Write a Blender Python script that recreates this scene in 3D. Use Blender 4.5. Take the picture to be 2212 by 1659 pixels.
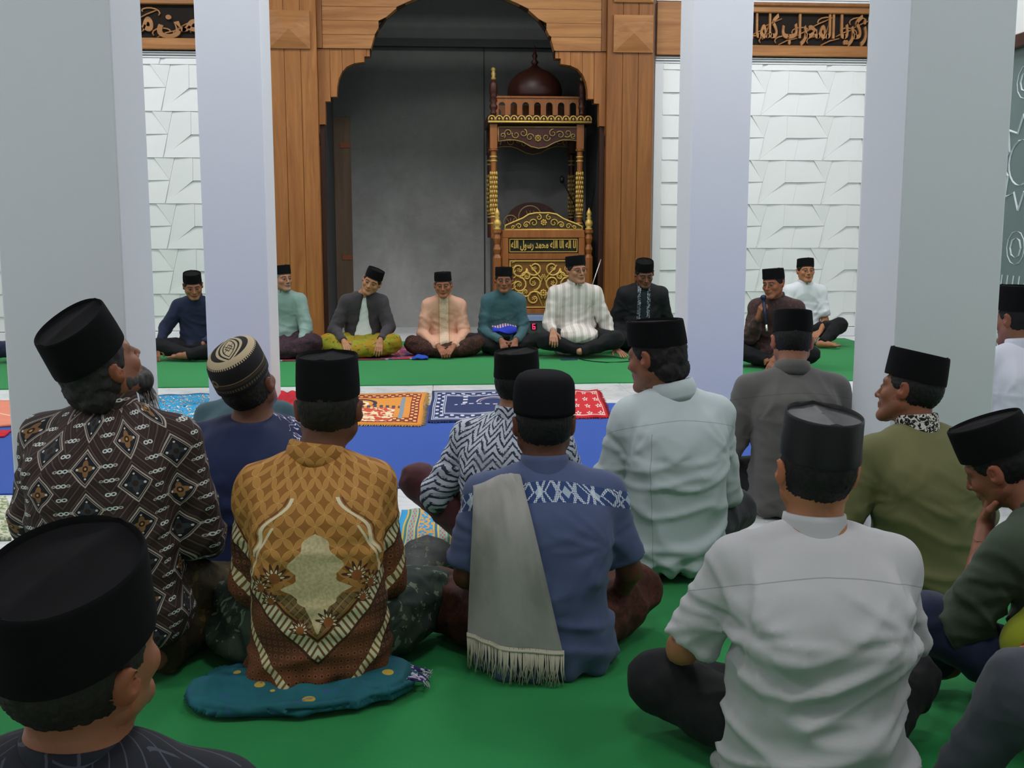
import bpy, math, random
import numpy as np
from math import sin, cos, pi, radians as R
random.seed(7); RNG = np.random.RandomState(5)
SC = bpy.context.scene
COL = SC.collection
for o in list(bpy.data.objects): bpy.data.objects.remove(o)

# ------------------------------------------------------------------ camera
CAMZ = 1.34; FPX = 2370.0
PITCH = math.atan(340.5/FPX); YAW = R(4.16)
cam = bpy.data.cameras.new('camera'); cam.sensor_width = 36; cam.lens = FPX/2212*36
cam.clip_start = .05; cam.clip_end = 100
camo = bpy.data.objects.new('camera', cam); COL.objects.link(camo)
camo.location = (0, 0, CAMZ); camo.rotation_euler = (pi/2-PITCH, 0, -YAW)
SC.camera = camo
FW = np.array([sin(YAW)*cos(PITCH), cos(YAW)*cos(PITCH), -sin(PITCH)])
RT = np.array([cos(YAW), -sin(YAW), 0.]); UPV = np.cross(RT, FW)
def _ray(x, y): return FW + RT*(x-1106)/FPX - UPV*(y-829.5)/FPX
def fl(x, y, z=0.):                       # point of the floor seen at that pixel
    d = _ray(x, y); t = (z-CAMZ)/d[2]; p = np.array([0, 0, CAMZ])+d*t; return p
def wl(x, y, Y):                          # (X, Z) on the upright plane at depth Y
    d = _ray(x, y); p = np.array([0, 0, CAMZ])+d*(Y/d[1]); return p[0], p[2]

# ------------------------------------------------------------------ world, light, exposure
w = bpy.data.worlds.new('world'); SC.world = w; w.use_nodes = True
w.node_tree.nodes['Background'].inputs[0].default_value = (.8, .85, .9, 1)
w.node_tree.nodes['Background'].inputs[1].default_value = .15
vs = SC.view_settings
vs.view_transform = 'Standard'; vs.look = 'None'; vs.gamma = 1; vs.use_curve_mapping = False
vs.exposure = 0.0
def area(name, loc, sx, sy, watt, col=(1.0, .975, .99), rot=(0, 0, 0)):
    l = bpy.data.lights.new(name, 'AREA'); l.shape = 'RECTANGLE'; l.size = sx; l.size_y = sy
    l.energy = watt; l.color = col
    o = bpy.data.objects.new(name, l); COL.objects.link(o); o.location = loc; o.rotation_euler = rot
    return o
CEIL = 5.3
LAMPS = [(-3.6, 7.0), (.4, 7.0), (4.0, 7.0), (-3.6, 11.0), (.4, 11.0), (4.0, 11.0)]
for i, (x, y) in enumerate(LAMPS):
    area('ceiling_lamp_light', (x, y, CEIL-.09), 1.15, .55, 68 if y > 9 else 88)
for x in (-3.6, .4, 4.0): area('ceiling_lamp_light', (x, 1.0, CEIL-.09), 1.15, .55, 50)

# ------------------------------------------------------------------ node expression helper
def lin(c):
    if isinstance(c, str): c = tuple(int(c[i:i+2], 16) for i in (0, 2, 4))
    return tuple((v/255/12.92 if v/255 <= .04045 else ((v/255+.055)/1.055)**2.4) for v in c[:3])
class E:
    nt = None
    def __init__(s, k): s.k = k
    @staticmethod
    def m(op, *a, clamp=False):
        n = E.nt.nodes.new('ShaderNodeMath'); n.operation = op; n.use_clamp = clamp
        for i, v in enumerate(a):
            if isinstance(v, E): E.nt.links.new(v.k, n.inputs[i])
            else: n.inputs[i].default_value = float(v)
        return E(n.outputs[0])
    def __add__(s, o): return E.m('ADD', s, o)
    __radd__ = __add__
    def __sub__(s, o): return E.m('SUBTRACT', s, o)
    def __rsub__(s, o): return E.m('SUBTRACT', o, s)
    def __mul__(s, o): return E.m('MULTIPLY', s, o)
    __rmul__ = __mul__
    def __truediv__(s, o): return E.m('DIVIDE', s, o)
    def __neg__(s): return E.m('MULTIPLY', s, -1)
def frac(a): return E.m('FRACT', a)
def flo(a): return E.m('FLOOR', a)
def ab(a): return E.m('ABSOLUTE', a)
def mn(a, b): return E.m('MINIMUM', a, b)
def mx(a, b): return E.m('MAXIMUM', a, b)
def sn(a): return E.m('SINE', a)
def sq(a): return E.m('SQRT', a)
def lt(a, b): return E.m('LESS_THAN', a, b)
def gt(a, b): return E.m('GREATER_THAN', a, b)
def ln(x, y): return sq(x*x+y*y)
def at2(y, x): return E.m('ARCTAN2', y, x)
def smooth(a, e0, e1): return E.m('MULTIPLY', (a-e0), 1/(e1-e0), clamp=True)
def band(a, c, wd): return lt(ab(a-c), wd)
def inr(a, lo, hi): return gt(a, lo)*lt(a, hi)
def noise(vec, scale, detail=3, rough=.5, dist=0):
    n = E.nt.nodes.new('ShaderNodeTexNoise'); n.inputs['Scale'].default_value = scale
    n.inputs['Detail'].default_value = detail; n.inputs['Roughness'].default_value = rough
    n.inputs['Distortion'].default_value = dist
    E.nt.links.new(vec, n.inputs['Vector']); return E(n.outputs[0])
def voro(vec, scale, feature='F1'):
    n = E.nt.nodes.new('ShaderNodeTexVoronoi'); n.feature = feature; n.inputs['Scale'].default_value = scale
    E.nt.links.new(vec, n.inputs['Vector']); return E(n.outputs[0])
def comb(x, y, z=0):
    n = E.nt.nodes.new('ShaderNodeCombineXYZ')
    for i, v in enumerate((x, y, z)):
        if isinstance(v, E): E.nt.links.new(v.k, n.inputs[i])
        else: n.inputs[i].default_value = v
    return n.outputs[0]
class Cc:                                  # a colour socket
    def __init__(s, k): s.k = k
def mix(f, a, b, mode='MIX'):
    n = E.nt.nodes.new('ShaderNodeMix'); n.data_type = 'RGBA'; n.blend_type = mode
    for sock, v in ((n.inputs[0], f), (n.inputs[6], a), (n.inputs[7], b)):
        if isinstance(v, (E, Cc)): E.nt.links.new(v.k, sock)
        elif isinstance(v, (int, float)): sock.default_value = v
        else: sock.default_value = (*v[:3], 1)
    return Cc(n.outputs[2])
class Ctx: pass
MATS = {}
def mat(name, fn=None, col=(.5, .5, .5), rough=.8, metal=0., bump=0., spec=.35, sheen=0., coat=0., bdist=.002):
    if name in MATS: return MATS[name]
    m = bpy.data.materials.new(name); m.use_nodes = True
    nt = m.node_tree; E.nt = nt
    b = nt.nodes['Principled BSDF']
    b.inputs['Roughness'].default_value = rough; b.inputs['Metallic'].default_value = metal
    b.inputs['Specular IOR Level'].default_value = spec
    b.inputs['Sheen Weight'].default_value = sheen; b.inputs['Coat Weight'].default_value = coat
    c = Ctx(); tc = nt.nodes.new('ShaderNodeTexCoord'); c.obj = tc.outputs['Object']
    se = nt.nodes.new('ShaderNodeSeparateXYZ'); nt.links.new(c.obj, se.inputs[0])
    c.x, c.y, c.z = (E(se.outputs[i]) for i in range(3))
    at = nt.nodes.new('ShaderNodeAttribute'); at.attribute_name = 'pat'; c.pat = at.outputs['Vector']
    s2 = nt.nodes.new('ShaderNodeSeparateXYZ'); nt.links.new(c.pat, s2.inputs[0])
    c.u, c.v, c.w = (E(s2.outputs[i]) for i in range(3))
    c.col = None; c.h = None; c.r = None
    out = fn(c) if fn else mix(noise(c.obj, 9, 4)*.35, col, tuple(v*.72 for v in col))
    if isinstance(out, (tuple, list)): b.inputs['Base Color'].default_value = (*out[:3], 1)
    else: nt.links.new(out.k, b.inputs['Base Color'])
    if c.r is not None: nt.links.new(c.r.k, b.inputs['Roughness'])
    if bump or c.h is not None:
        if c.h is None: c.h = noise(c.obj, 420, 2)
        bn = nt.nodes.new('ShaderNodeBump'); bn.inputs['Strength'].default_value = bump or .5
        bn.inputs['Distance'].default_value = bdist
        nt.links.new(c.h.k, bn.inputs['Height']); nt.links.new(bn.outputs[0], b.inputs['Normal'])
    MATS[name] = m; return m
def cloth(name, hexc, dark=.74, rough=.85, sheen=.08, weave=600, seam=None, extra=None, bump=.25):
    base = lin(hexc)
    def fn(c):
        o = mix(noise(c.obj, 7, 3)*.5, base, tuple(v*dark for v in base))
        h = noise(c.obj, weave, 1)*.3+noise(c.obj, 30, 2)*.45
        if extra: o = extra(c, o)
        if seam:
            for s in seam:
                f = s(c); o = mix(f*.55, o, tuple(v*.35 for v in base)); h = h-f*2.
        c.h = h; return o
    return mat(name, fn, rough=rough, sheen=sheen, bump=bump, bdist=.003)

# ------------------------------------------------------------------ mesh helpers
def link(o, parent=None):
    COL.objects.link(o)
    if parent is not None: o.parent = parent
    return o
def mesh_np(name, V, Q, m=None, parent=None, smooth=True, attrs=None):
    me = bpy.data.meshes.new(name)
    V = np.asarray(V, np.float32); Q = np.asarray(Q, np.int32); n = len(Q); k = Q.shape[1]
    me.vertices.add(len(V)); me.vertices.foreach_set('co', V.ravel())
    me.loops.add(n*k); me.loops.foreach_set('vertex_index', Q.ravel())
    me.polygons.add(n); me.polygons.foreach_set('loop_start', np.arange(0, n*k, k, dtype=np.int32))
    me.polygons.foreach_set('loop_total', np.full(n, k, np.int32))
    me.polygons.foreach_set('use_smooth', np.full(n, smooth, bool))
    me.update(calc_edges=True)
    for an, (ty, arr) in (attrs or {}).items():
        a = me.attributes.new(an, ty, 'POINT')
        a.data.foreach_set('color' if 'COLOR' in ty else 'vector', np.asarray(arr, np.float32).ravel())
    if m: me.materials.append(m)
    return link(bpy.data.objects.new(name, me), parent)
class MB:
    def __init__(s): s.v = []; s.f = []; s.uv = None
    def add(s, v, f):
        n = len(s.v); s.v += [tuple(p) for p in v]; s.f += [tuple(i+n for i in q) for q in f]; return s
    def box(s, x0, x1, y0, y1, z0, z1, bev=0):
        if bev <= 0:
            v = [(x, y, z) for z in (z0, z1) for y in (y0, y1) for x in (x0, x1)]
            return s.add(v, [(0, 2, 3, 1), (4, 5, 7, 6), (0, 1, 5, 4), (2, 6, 7, 3), (0, 4, 6, 2), (1, 3, 7, 5)])
        b = min(bev, (x1-x0)*.45, (y1-y0)*.45, (z1-z0)*.45)
        v = []; 
        for z, i in ((z0, b), (z0+b, 0), (z1-b, 0), (z1, b)):
            X0, X1, Y0, Y1 = x0+i, x1-i, y0+i, y1-i
            v += [(X0+b, Y0, z), (X1-b, Y0, z), (X1, Y0+b, z), (X1, Y1-b, z), (X1-b, Y1, z), (X0+b, Y1, z), (X0, Y1-b, z), (X0, Y0+b, z)]
        f = [tuple(range(7, -1, -1)), tuple(range(24, 32))]
        for r in range(3):
            for i in range(8): j = (i+1) % 8; f.append((r*8+i, r*8+j, r*8+8+j, r*8+8+i))
        return s.add(v, f)
    def prism(s, poly, y0, y1, flat='xz'):       # polygon in x,z pushed along y
        n = len(poly); v = [(p[0], y0, p[1]) for p in poly]+[(p[0], y1, p[1]) for p in poly]
        if flat == 'xy': v = [(p[0], p[1], y0) for p in poly]+[(p[0], p[1], y1) for p in poly]
        f = [tuple(range(n)), tuple(range(2*n-1, n-1, -1))]
        for i in range(n): j = (i+1) % n; f.append((i, n+i, n+j, j))
        return s.add(v, f)
    def lathe(s, prof, c=(0, 0, 0), n=16, sx=1, sy=1):
        v = []; f = []
        for r, z in prof:
            for i in range(n): a = 2*pi*i/n; v.append((c[0]+r*cos(a)*sx, c[1]+r*sin(a)*sy, c[2]+z))
        for k in range(len(prof)-1):
            for i in range(n): j = (i+1) % n; f.append((k*n+i, k*n+j, (k+1)*n+j, (k+1)*n+i))
        f.append(tuple(range(n-1, -1, -1))); f.append(tuple(range((len(prof)-1)*n, len(prof)*n)))
        return s.add(v, f)
    def tube(s, pts, r, n=6, r2=None):
        P = [np.array(p, float) for p in pts]; m = len(P); v = []; f = []; ref = None
        for i in range(m):
            t = P[min(i+1, m-1)]-P[max(i-1, 0)]; t = t/(np.linalg.norm(t)+1e-9)
            if ref is None: ref = np.array([0, 1., 0]) if abs(t[1]) < .9 else np.array([1., 0, 0])
            a = np.cross(t, ref); a /= np.linalg.norm(a)+1e-9; b = np.cross(t, a); ref = -np.cross(t, a) if False else ref
            rr = (r if r2 is None else r+(r2-r)*i/(m-1)) if not hasattr(r, '__len__') else r[i]
            for k in range(n):
                q = 2*pi*k/n; v.append(P[i]+rr*(cos(q)*a+sin(q)*b))
        for i in range(m-1):
            for k in range(n): j = (k+1) % n; f.append((i*n+k, i*n+j, (i+1)*n+j, (i+1)*n+k))
        f.append(tuple(range(n-1, -1, -1))); f.append(tuple(range((m-1)*n, m*n)))
        return s.add(v, f)
    def build(s, name, m, parent=None, smooth=False, uv=None):
        me = bpy.data.meshes.new(name); me.from_pydata([tuple(map(float, p)) for p in s.v], [], s.f)
        me.polygons.foreach_set('use_smooth', [smooth]*len(s.f)); me.update()
        if uv is not None:
            a = me.attributes.new('pat', 'FLOAT_VECTOR', 'POINT'); a.data.foreach_set('vector', np.asarray(uv, np.float32).ravel())
        if m: me.materials.append(m)
        return link(bpy.data.objects.new(name, me), parent)
def autosmooth(o, ang=40):
    o.data.polygons.foreach_set('use_smooth', [True]*len(o.data.polygons))
    try: o.data.set_sharp_from_angle(angle=R(ang))
    except Exception: pass
    return o
def empty(name, loc, rz=0, sc=1):
    o = bpy.data.objects.new(name, None); o.empty_display_size = .1
    COL.objects.link(o); o.location = loc; o.rotation_euler = (0, 0, rz); o.scale = (sc,)*3; return o
def tag(o, label=None, cat=None, group=None, kind=None):
    if label: o['label'] = label
    if cat: o['category'] = cat
    if group: o['group'] = group
    if kind: o['kind'] = kind
    return o
def struct(o): o['kind'] = 'structure'; return o

# ------------------------------------------------------------------ room materials
def f_paint(hexc, var=.93):
    b = lin(hexc)
    def fn(c):
        c.h = noise(c.obj, 160, 3)
        return mix(noise(c.obj, 1.3, 4), b, tuple(v*var for v in b))
    return fn
M_wall = mat('white_wall_paint', f_paint('e6e9e8'), rough=.7, bump=.08)
M_ceil = mat('ceiling_paint', f_paint('e8eaea'), rough=.8)
M_col = mat('column_paint', f_paint('d3d8dd', .95), rough=.55, bump=.12)
M_panel = mat('white_relief_panel', f_paint('e9eceb', .97), rough=.6, bump=.05)
M_trim = mat('white_trim_paint', f_paint('e6e9ec', .98), rough=.5)
def f_marble(c):
    n = noise(c.obj, 1.2, 6, .6, 1.5); vein = smooth(ab(n-.5), .035, .0)
    n2 = noise(c.obj, 3.1, 5, .6, 1.); v2 = smooth(ab(n2-.5), .012, .0)
    return mix(mx(vein*.22, v2*.35), lin('dfe2e2'), lin('8f9494'))
M_marble = mat('white_marble', f_marble, rough=.25, spec=.5)
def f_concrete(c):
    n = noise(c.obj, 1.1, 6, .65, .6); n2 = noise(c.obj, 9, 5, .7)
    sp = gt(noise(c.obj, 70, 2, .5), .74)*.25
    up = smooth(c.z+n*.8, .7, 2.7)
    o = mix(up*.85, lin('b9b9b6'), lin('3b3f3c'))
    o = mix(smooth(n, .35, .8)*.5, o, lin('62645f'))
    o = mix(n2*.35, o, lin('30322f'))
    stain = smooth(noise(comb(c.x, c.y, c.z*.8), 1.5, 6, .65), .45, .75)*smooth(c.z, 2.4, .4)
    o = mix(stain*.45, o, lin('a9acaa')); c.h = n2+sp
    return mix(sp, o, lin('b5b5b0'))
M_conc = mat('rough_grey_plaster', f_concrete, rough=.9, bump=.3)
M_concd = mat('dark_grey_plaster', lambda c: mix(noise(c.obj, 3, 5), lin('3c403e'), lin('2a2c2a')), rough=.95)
def f_wood(a, b, axis='z', red=None, k=1.):
    A, B = lin(a), lin(b)
    def fn(c):
        if axis == 'z': v = comb(c.x*9*k, c.y*9*k, c.z*.7*k)
        else: v = comb(c.x*.7*k, c.y*9*k, c.z*9*k)
        oi = E.nt.nodes.new('ShaderNodeObjectInfo')
        rnd = E(oi.outputs['Random'])
        va = E.nt.nodes.new('ShaderNodeVectorMath'); va.operation = 'ADD'
        E.nt.links.new(v, va.inputs[0]); E.nt.links.new(comb(rnd*40, rnd*17, rnd*23), va.inputs[1])
        v = va.outputs[0]
        n = noise(v, 1.1, 5, .6, 1.2); g = noise(v, 7, 3, .6, .3)
        o = mix(smooth(n, .3, .72), A, B)
        o = mix(g*.35, o, tuple(x*.55 for x in B))
        o = mix(rnd*.22, o, tuple(x*.6 for x in A)); c.h = g
        return o
    return fn
M_wood = mat('teak_vertical_grain', f_wood('b57a40', '8a5222'), rough=.42, bump=.12, spec=.4)
M_woodr = mat('red_teak_vertical_grain', f_wood('9c6630', '744218'), rough=.42, bump=.12, spec=.4)
M_woodh = mat('teak_horizontal_grain', f_wood('b9834c', '8c582a', 'x'), rough=.42, bump=.12, spec=.4)
M_woodd = mat('dark_brown_wood', f_wood('4a2a1c', '2e1710'), rough=.5)
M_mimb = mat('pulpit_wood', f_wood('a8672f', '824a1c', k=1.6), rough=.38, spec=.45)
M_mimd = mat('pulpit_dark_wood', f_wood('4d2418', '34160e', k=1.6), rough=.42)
M_recess = mat('dark_recess', col=lin('1b1410'), rough=.9)
M_gold = mat('gold_paint', lambda c: mix(noise(c.obj, 60, 3), lin('e8c66c'), lin('b08a3a')), rough=.4, metal=.35, spec=.5)
M_gold2 = mat('dull_gold_paint', lambda c: mix(noise(c.obj, 30, 3), lin('b89e5c'), lin('80662c')), rough=.45, metal=.35)
M_calw = mat('carved_light_wood', f_wood('b58250', '8a5c34', 'x'), rough=.5)

# ------------------------------------------------------------------ room
WY = 13.2; XL, XR = -5.6, 5.2; YB = -4.0
FLT = .8
struct(MB().box(XL-.3, XR+.3, YB-.3, 16, -.3, -.012).build('floor', M_marble))
floor = bpy.data.objects['floor']
tm = MB().box(.002, FLT-.002, .002, FLT-.002, -.012, 0, .002)
t0 = None
for (ya, yb) in ((4.0, 5.6), (8.0, 9.6)):
    y = ya
    while y < yb-.01:
        x = XL
        while x < XR-.01:
            if t0 is None: t0 = tm.build('tile', M_marble, floor); t = t0
            else: t = t0.copy(); link(t); t.parent = floor
            t.location = (x, y, 0); x += FLT
        y += FLT
for nm, (a, b) in {'slab_near': (YB, 4.0), 'slab_mid': (5.6, 8.0), 'slab_far': (9.6, 14.9)}.items():
    MB().box(XL, XR, a+.002, b-.002, -.012, 0).build('floor_slab', M_marble, floor)
struct(MB().box(XL-.3, XR+.3, YB-.3, 16, CEIL, CEIL+.2).build('ceiling', M_ceil))
struct(MB().box(XL-.2, XL, YB, 16, 0, CEIL).build('wall_left', M_wall))
struct(MB().box(XL-.2, XR+.2, YB-.2, YB, 0, CEIL).build('wall_near', M_wall))
# right wall with a doorway
DY0, DY1, DZ = 8.1, 10.4, 3.02
struct(MB().box(XR, XR+.2, YB, DY0, 0, CEIL).box(XR, XR+.2, DY1, 16, 0, CEIL).box(XR, XR+.2, DY0, DY1, DZ, CEIL).build('wall_right', M_wall))
# back wall, with the opening of the niche
PX0, PX1 = -1.83, 2.65         # outer edges of the pilasters
IX0, IX1 = -1.28, 2.08         # inner edges
AC = .40                       # centre of the arch
wb = MB().box(XL, PX0+.2, WY, WY+.2, 0, CEIL).box(PX1-.2, XR, WY, WY+.2, 0, CEIL).box(PX0+.2, PX1-.2, WY, WY+.2, 4.5, CEIL).build('wall_back', M_wall)
struct(wb)
# niche
NY = 14.75
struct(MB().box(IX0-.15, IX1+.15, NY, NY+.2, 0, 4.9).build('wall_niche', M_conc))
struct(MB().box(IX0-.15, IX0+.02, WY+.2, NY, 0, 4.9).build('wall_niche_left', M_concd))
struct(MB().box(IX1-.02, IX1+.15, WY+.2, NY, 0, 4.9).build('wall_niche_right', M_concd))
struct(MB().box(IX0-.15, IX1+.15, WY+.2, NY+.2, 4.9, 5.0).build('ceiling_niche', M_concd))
zb = wl(1000, 95, NY)[1]
struct(MB().box(IX0, IX1, NY-.10, NY, zb-.05, zb+.05).build('trim_1', M_concd))
x_s = wl(1046, 300, NY)[0]
struct(MB().box(x_s-.008, x_s+.008, NY-.01, NY+.001, 0, zb-.05).build('trim_2', M_concd))
# plywood jamb on the left inside the niche
jx = wl(742, 500, NY)[0]
o = MB().box(IX0+.02, IX0+.24, NY-.035, NY, 0, 2.75, .004).build('jamb_board', mat('old_plywood', f_wood('6d5a48', '57483a'), rough=.8)); tag(o, 'dull plywood board standing at the left inside the grey niche', 'board')
for zz in (.9, 2.35):
    h = MB().box(IX0+.10, IX0+.23, NY-.042, NY-.034, zz, zz+.07, .003).build('hinge', mat('rust_patch', col=lin('7a4a30')), o)

# relief panels on the back wall
p_A = (853, 537)
PW = 365.0; PH = 256.0
X0, Z0 = wl(1380+752/2.6587, 665/2.6587, WY); X1_, _ = wl(1380+(752+365)/2.6587, 665/2.6587, WY)
Z1_ = wl(1380+752/2.6587, (665+256)/2.6587, WY)[1]
PXW = X1_-X0; PZH = Z0-Z1_
def pc(px, py): return ((px-752)/PW*PXW, -(py-665)/PH*PZH)
T = pc(752, 665); V0 = pc(850, 665); A_ = pc(847, 793); Fp = pc(692, 921); B_ = pc(920, 793); C_ = pc(895, 921)
D_ = pc(1010, 665); E_ = pc(1087, 790); F2 = pc(692+365, 921); T2 = pc(1117, 665)
pieces = [([T, V0, A_, Fp], (.012, .030, .034, .006)), ([V0, D_, E_, B_, A_], (.026, .012, .018, .030, .030)),
          ([A_, B_, C_, Fp], (.010, .012, .034, .030)), ([B_, E_, F2, C_], (.006, .012, .032, .030)), ([D_, T2, E_], (.028, .020, .008))]
pm = []
for poly, hs in pieces:
    cx = sum(p[0] for p in poly)/len(poly); cz = sum(p[1] for p in poly)/len(poly)
    sh = [(cx+(p[0]-cx)*.993, cz+(p[1]-cz)*.993) for p in poly]
    n = len(sh); v = [(p[0], -h, p[1]) for p, h in zip(sh, hs)]+[(p[0], 0, p[1]) for p in sh]
    f = [tuple(range(n-1, -1, -1)), tuple(range(n, 2*n))]+[(i, (i+1) % n, n+(i+1) % n, n+i) for i in range(n)]
    me = bpy.data.meshes.new('relief_panel'); me.from_pydata(v, [], f); me.materials.append(M_panel); pm.append(me)
ZT = 3.24
def panels(xa, xb):
    i0 = int(math.floor((xa-X0)/PXW))-1; i1 = int(math.ceil((xb-X0)/PXW))+1
    for i in range(i0, i1):
        for j in range(-2, 7):
            ox = X0+i*PXW; oz = Z0-j*PZH
            for me, (poly, hs) in zip(pm, pieces):
                xs = [p[0]+ox for p in poly]; zs = [p[1]+oz for p in poly]
                if min(xs) < xa-.001 or max(xs) > xb+.001 or max(zs) > ZT or min(zs) < .1: 
                    cx0, cx1, cz0, cz1 = max(min(xs), xa), min(max(xs), xb), max(min(zs), .12), min(max(zs), ZT)
                    if cx1-cx0 < .04 or cz1-cz0 < .04: continue
                    # clip the polygon to the field
                    pl = [(x, z, h) for x, z, h in zip(xs, zs, hs)]
                    for ax, lim, sg in ((0, xa, 1), (0, xb, -1), (1, .12, 1), (1, ZT, -1)):
                        out = []
                        for k in range(len(pl)):
                            a, b = pl[k], pl[(k+1) % len(pl)]; da = (a[ax]-lim)*sg; db = (b[ax]-lim)*sg
                            if da >= 0: out.append(a)
                            if da*db < 0:
                                t = da/(da-db); out.append(tuple(a[q]+(b[q]-a[q])*t for q in range(3)))
                        pl = out
                        if len(pl) < 3: break
                    if len(pl) < 3: continue
                    n = len(pl); v = [(p[0], WY-p[2], p[1]) for p in pl]+[(p[0], WY, p[1]) for p in pl]
                    f = [tuple(range(n-1, -1, -1)), tuple(range(n, 2*n))]+[(k, (k+1) % n, n+(k+1) % n, n+k) for k in range(n)]
                    me2 = bpy.data.meshes.new('relief_panel'); me2.from_pydata(v, [], f); me2.materials.append(M_panel)
                    link(bpy.data.objects.new('relief_panel', me2), wb)
                else:
                    ob = link(bpy.data.objects.new('relief_panel', me), wb); ob.location = (ox, WY, oz)
panels(XL, PX0-.10); panels(PX1+.10, XR)
for (xa, xb) in ((XL, PX0), (PX1, XR)):     # mouldings under and over the frieze
    for z, hh, d in ((3.245, .018, .035), (3.275, .018, .05), (3.30, .012, .065)):
        struct(MB().box(xa, xb, WY-d, WY, z, z+hh, .003).build('trim_3', M_trim))
    for z, hh, d in ((3.945, .02, .06), (3.98, .03, .04)):
        struct(MB().box(xa, xb, WY-d, WY, z, z+hh, .003).build('trim_4', M_trim))
for (xa, xb, s) in ((PX0-.10, PX0, -1), (PX1, PX1+.10, 1)):
    struct(MB().box(xa, xb, WY-.03, WY, 0, 3.245, .004).build('trim_5', M_trim))
for (xa, xb, n) in ((XL, PX0, 'baseboard_left'), (PX1, XR, 'baseboard_right')):
    struct(MB().box(xa, xb, WY-.05, WY, 0, .11, .006).build(n, M_trim))
for (xa, xb) in ((XL, PX0), (PX1, XR)):     # upper wall: plain relief bands, partly in view
    for k in range(int((xb-xa)/.5)):
        MB().box(xa+.5*k+.01, xa+.5*k+.48, WY-.018, WY, 4.03, 4.5, .008).build('relief_panel', M_panel, wb)

# columns
def column(x, y, w=.44):
    r = MB().box(x, x+w, y, y+w, 0, CEIL, .006).build('column', M_col)
    return r
for (x, y, l) in ((-1.65, 8.15, 'square white pillar left of the arch, farther of the left pair'),
               (1.92, 8.15, 'square white pillar right of the arch, farther of the right pair'),
               (-1.58, 4.17, 'broad white pillar at the left, behind the man in diamond batik'),
               (1.92, 4.42, 'broad white pillar at the right, beside the olive shirted man')):
    tag(column(x, y, .46 if x == -1.65 else .44), l, 'pillar')

# ------------------------------------------------------------------ wooden arch (mihrab frame)
mh = empty('mihrab_arch', (AC, WY, 0))
tag(mh, 'tall teak arch of boards with a stepped lobed opening around the grey niche', 'arch')
def mb_at(): return MB()
def sub(mb, name, m, parent, smooth=False):     # geometry given in world coordinates, stored relative to the thing
    root = parent
    off = np.array([0., 0, 0]); q = parent
    while q is not None: off += np.array(q.location); q = q.parent
    mb.v = [tuple(np.array(p)-off) for p in mb.v]
    return mb.build(name, m, parent, smooth)
# outline of the opening: z of the wood's lower edge as a function of x (right half mirrored)
ol = []
for (X, Y) in ((327, 1810), (327, 675), (358, 674), (358, 550), (388, 549), (388, 525), (420, 524), (422, 470), (430, 430), (447, 390), (475, 360), (515, 342), (570, 335), (570, 305), (600, 304), (606, 262), (622, 205), (648, 150), (690, 92), (745, 45), (810, 8), (880, -20), (960, -36), (1050, -44), (1105, -45)):
    ol.append(wl(560+X/2.5136, Y/2.5136, WY-.12))
axs = np.array([p[0] for p in ol]); azs = np.array([p[1] for p in ol])
axs = axs+np.arange(len(axs))*1e-5
AC = float(axs[-1])
def arch_z(x):
    d = -abs(x-AC)+AC
    return float(np.interp(d, axs, azs))
Tz = wl(700, 105, WY-.1)[1]
def board(x0, x1, z0, z1, ya, yb, m, name='plank'):
    xs = sorted(set([x0+.002, x1-.002]+[float(v) for v in np.linspace(x0+.002, x1-.002, 9)]+[float(v+dd) for v in list(axs)+list(2*AC-axs) for dd in (-1e-4, 1e-4) if x0+.003 < v < x1-.003]))
    top = z1-.002; pts = [(x, max(z0+.002, arch_z(x))) for x in xs]
    ok = [p for p in pts if p[1] < top-.004]
    if len(ok) < 2: return
    # split into runs
    runs = []; cur = []
    for p in pts:
        if p[1] < top-.004: cur.append(p)
        else:
            if len(cur) > 1: runs.append(cur)
            cur = []
    if len(cur) > 1: runs.append(cur)
    for r in runs:
        poly = r+[(r[-1][0], top), (r[0][0], top)]
        sub(MB().prism(poly, ya, yb), name, m, mh)
fx0, fx1 = IX0, 2*AC-IX0
YA, YB2 = WY-.10, WY+.03
bw = (fx1-fx0)/24
for k in range(24):
    dj = random.choice([0, .003, .006])
    board(fx0+k*bw, fx0+(k+1)*bw, 2.0, Tz, YA-dj, YB2, M_wood)
zr = [Tz, Tz+.155, Tz+.31, Tz+.465, Tz+.62, Tz+.80]
for a, b in zip(zr[:-1], zr[1:]):
    for (xa, xb) in ((fx0+.06, AC-.02), (AC-.02, fx1-.06)):
        board(xa, xb, a, b, YA-.025-random.choice([0, .003]), YB2, M_woodh)
board(fx0, fx0+.06, Tz, Tz+.80, YA-.035, YB2, M_woodr); board(fx1-.06, fx1, Tz, Tz+.80, YA-.035, YB2, M_woodr)
# narrow stiles below the lobes, down to the floor
for sg in (-1, 1):
    xa = IX0 if sg < 0 else fx1-.055
    sub(MB().box(xa, xa+.055, WY-.06, WY+.03, 0, wl(700, 268, WY-.1)[1]-.003, .004), 'stile', M_woodd, mh)
# dark lining of the opening
ln_ = []
for x, z in zip(axs, azs): ln_.append((x, z))
full = ln_+[(2*AC-x, z) for x, z in ln_[::-1][1:]]
m_ = MB(); v = []; f = []
for (x, z) in full: v += [(x, WY-.10, z+.004), (x, WY+.09, z+.004), (x, WY-.10, z+.02), (x, WY+.09, z+.02)]
for i in range(len(full)-1):
    a, b = 4*i, 4*i+4; f += [(a, b, b+1, a+1), (a+2, a+3, b+3, b+2), (a+1, b+1, b+3, a+3)]
sub(m_.add(v, f), 'lining', M_woodd, mh)
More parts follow.
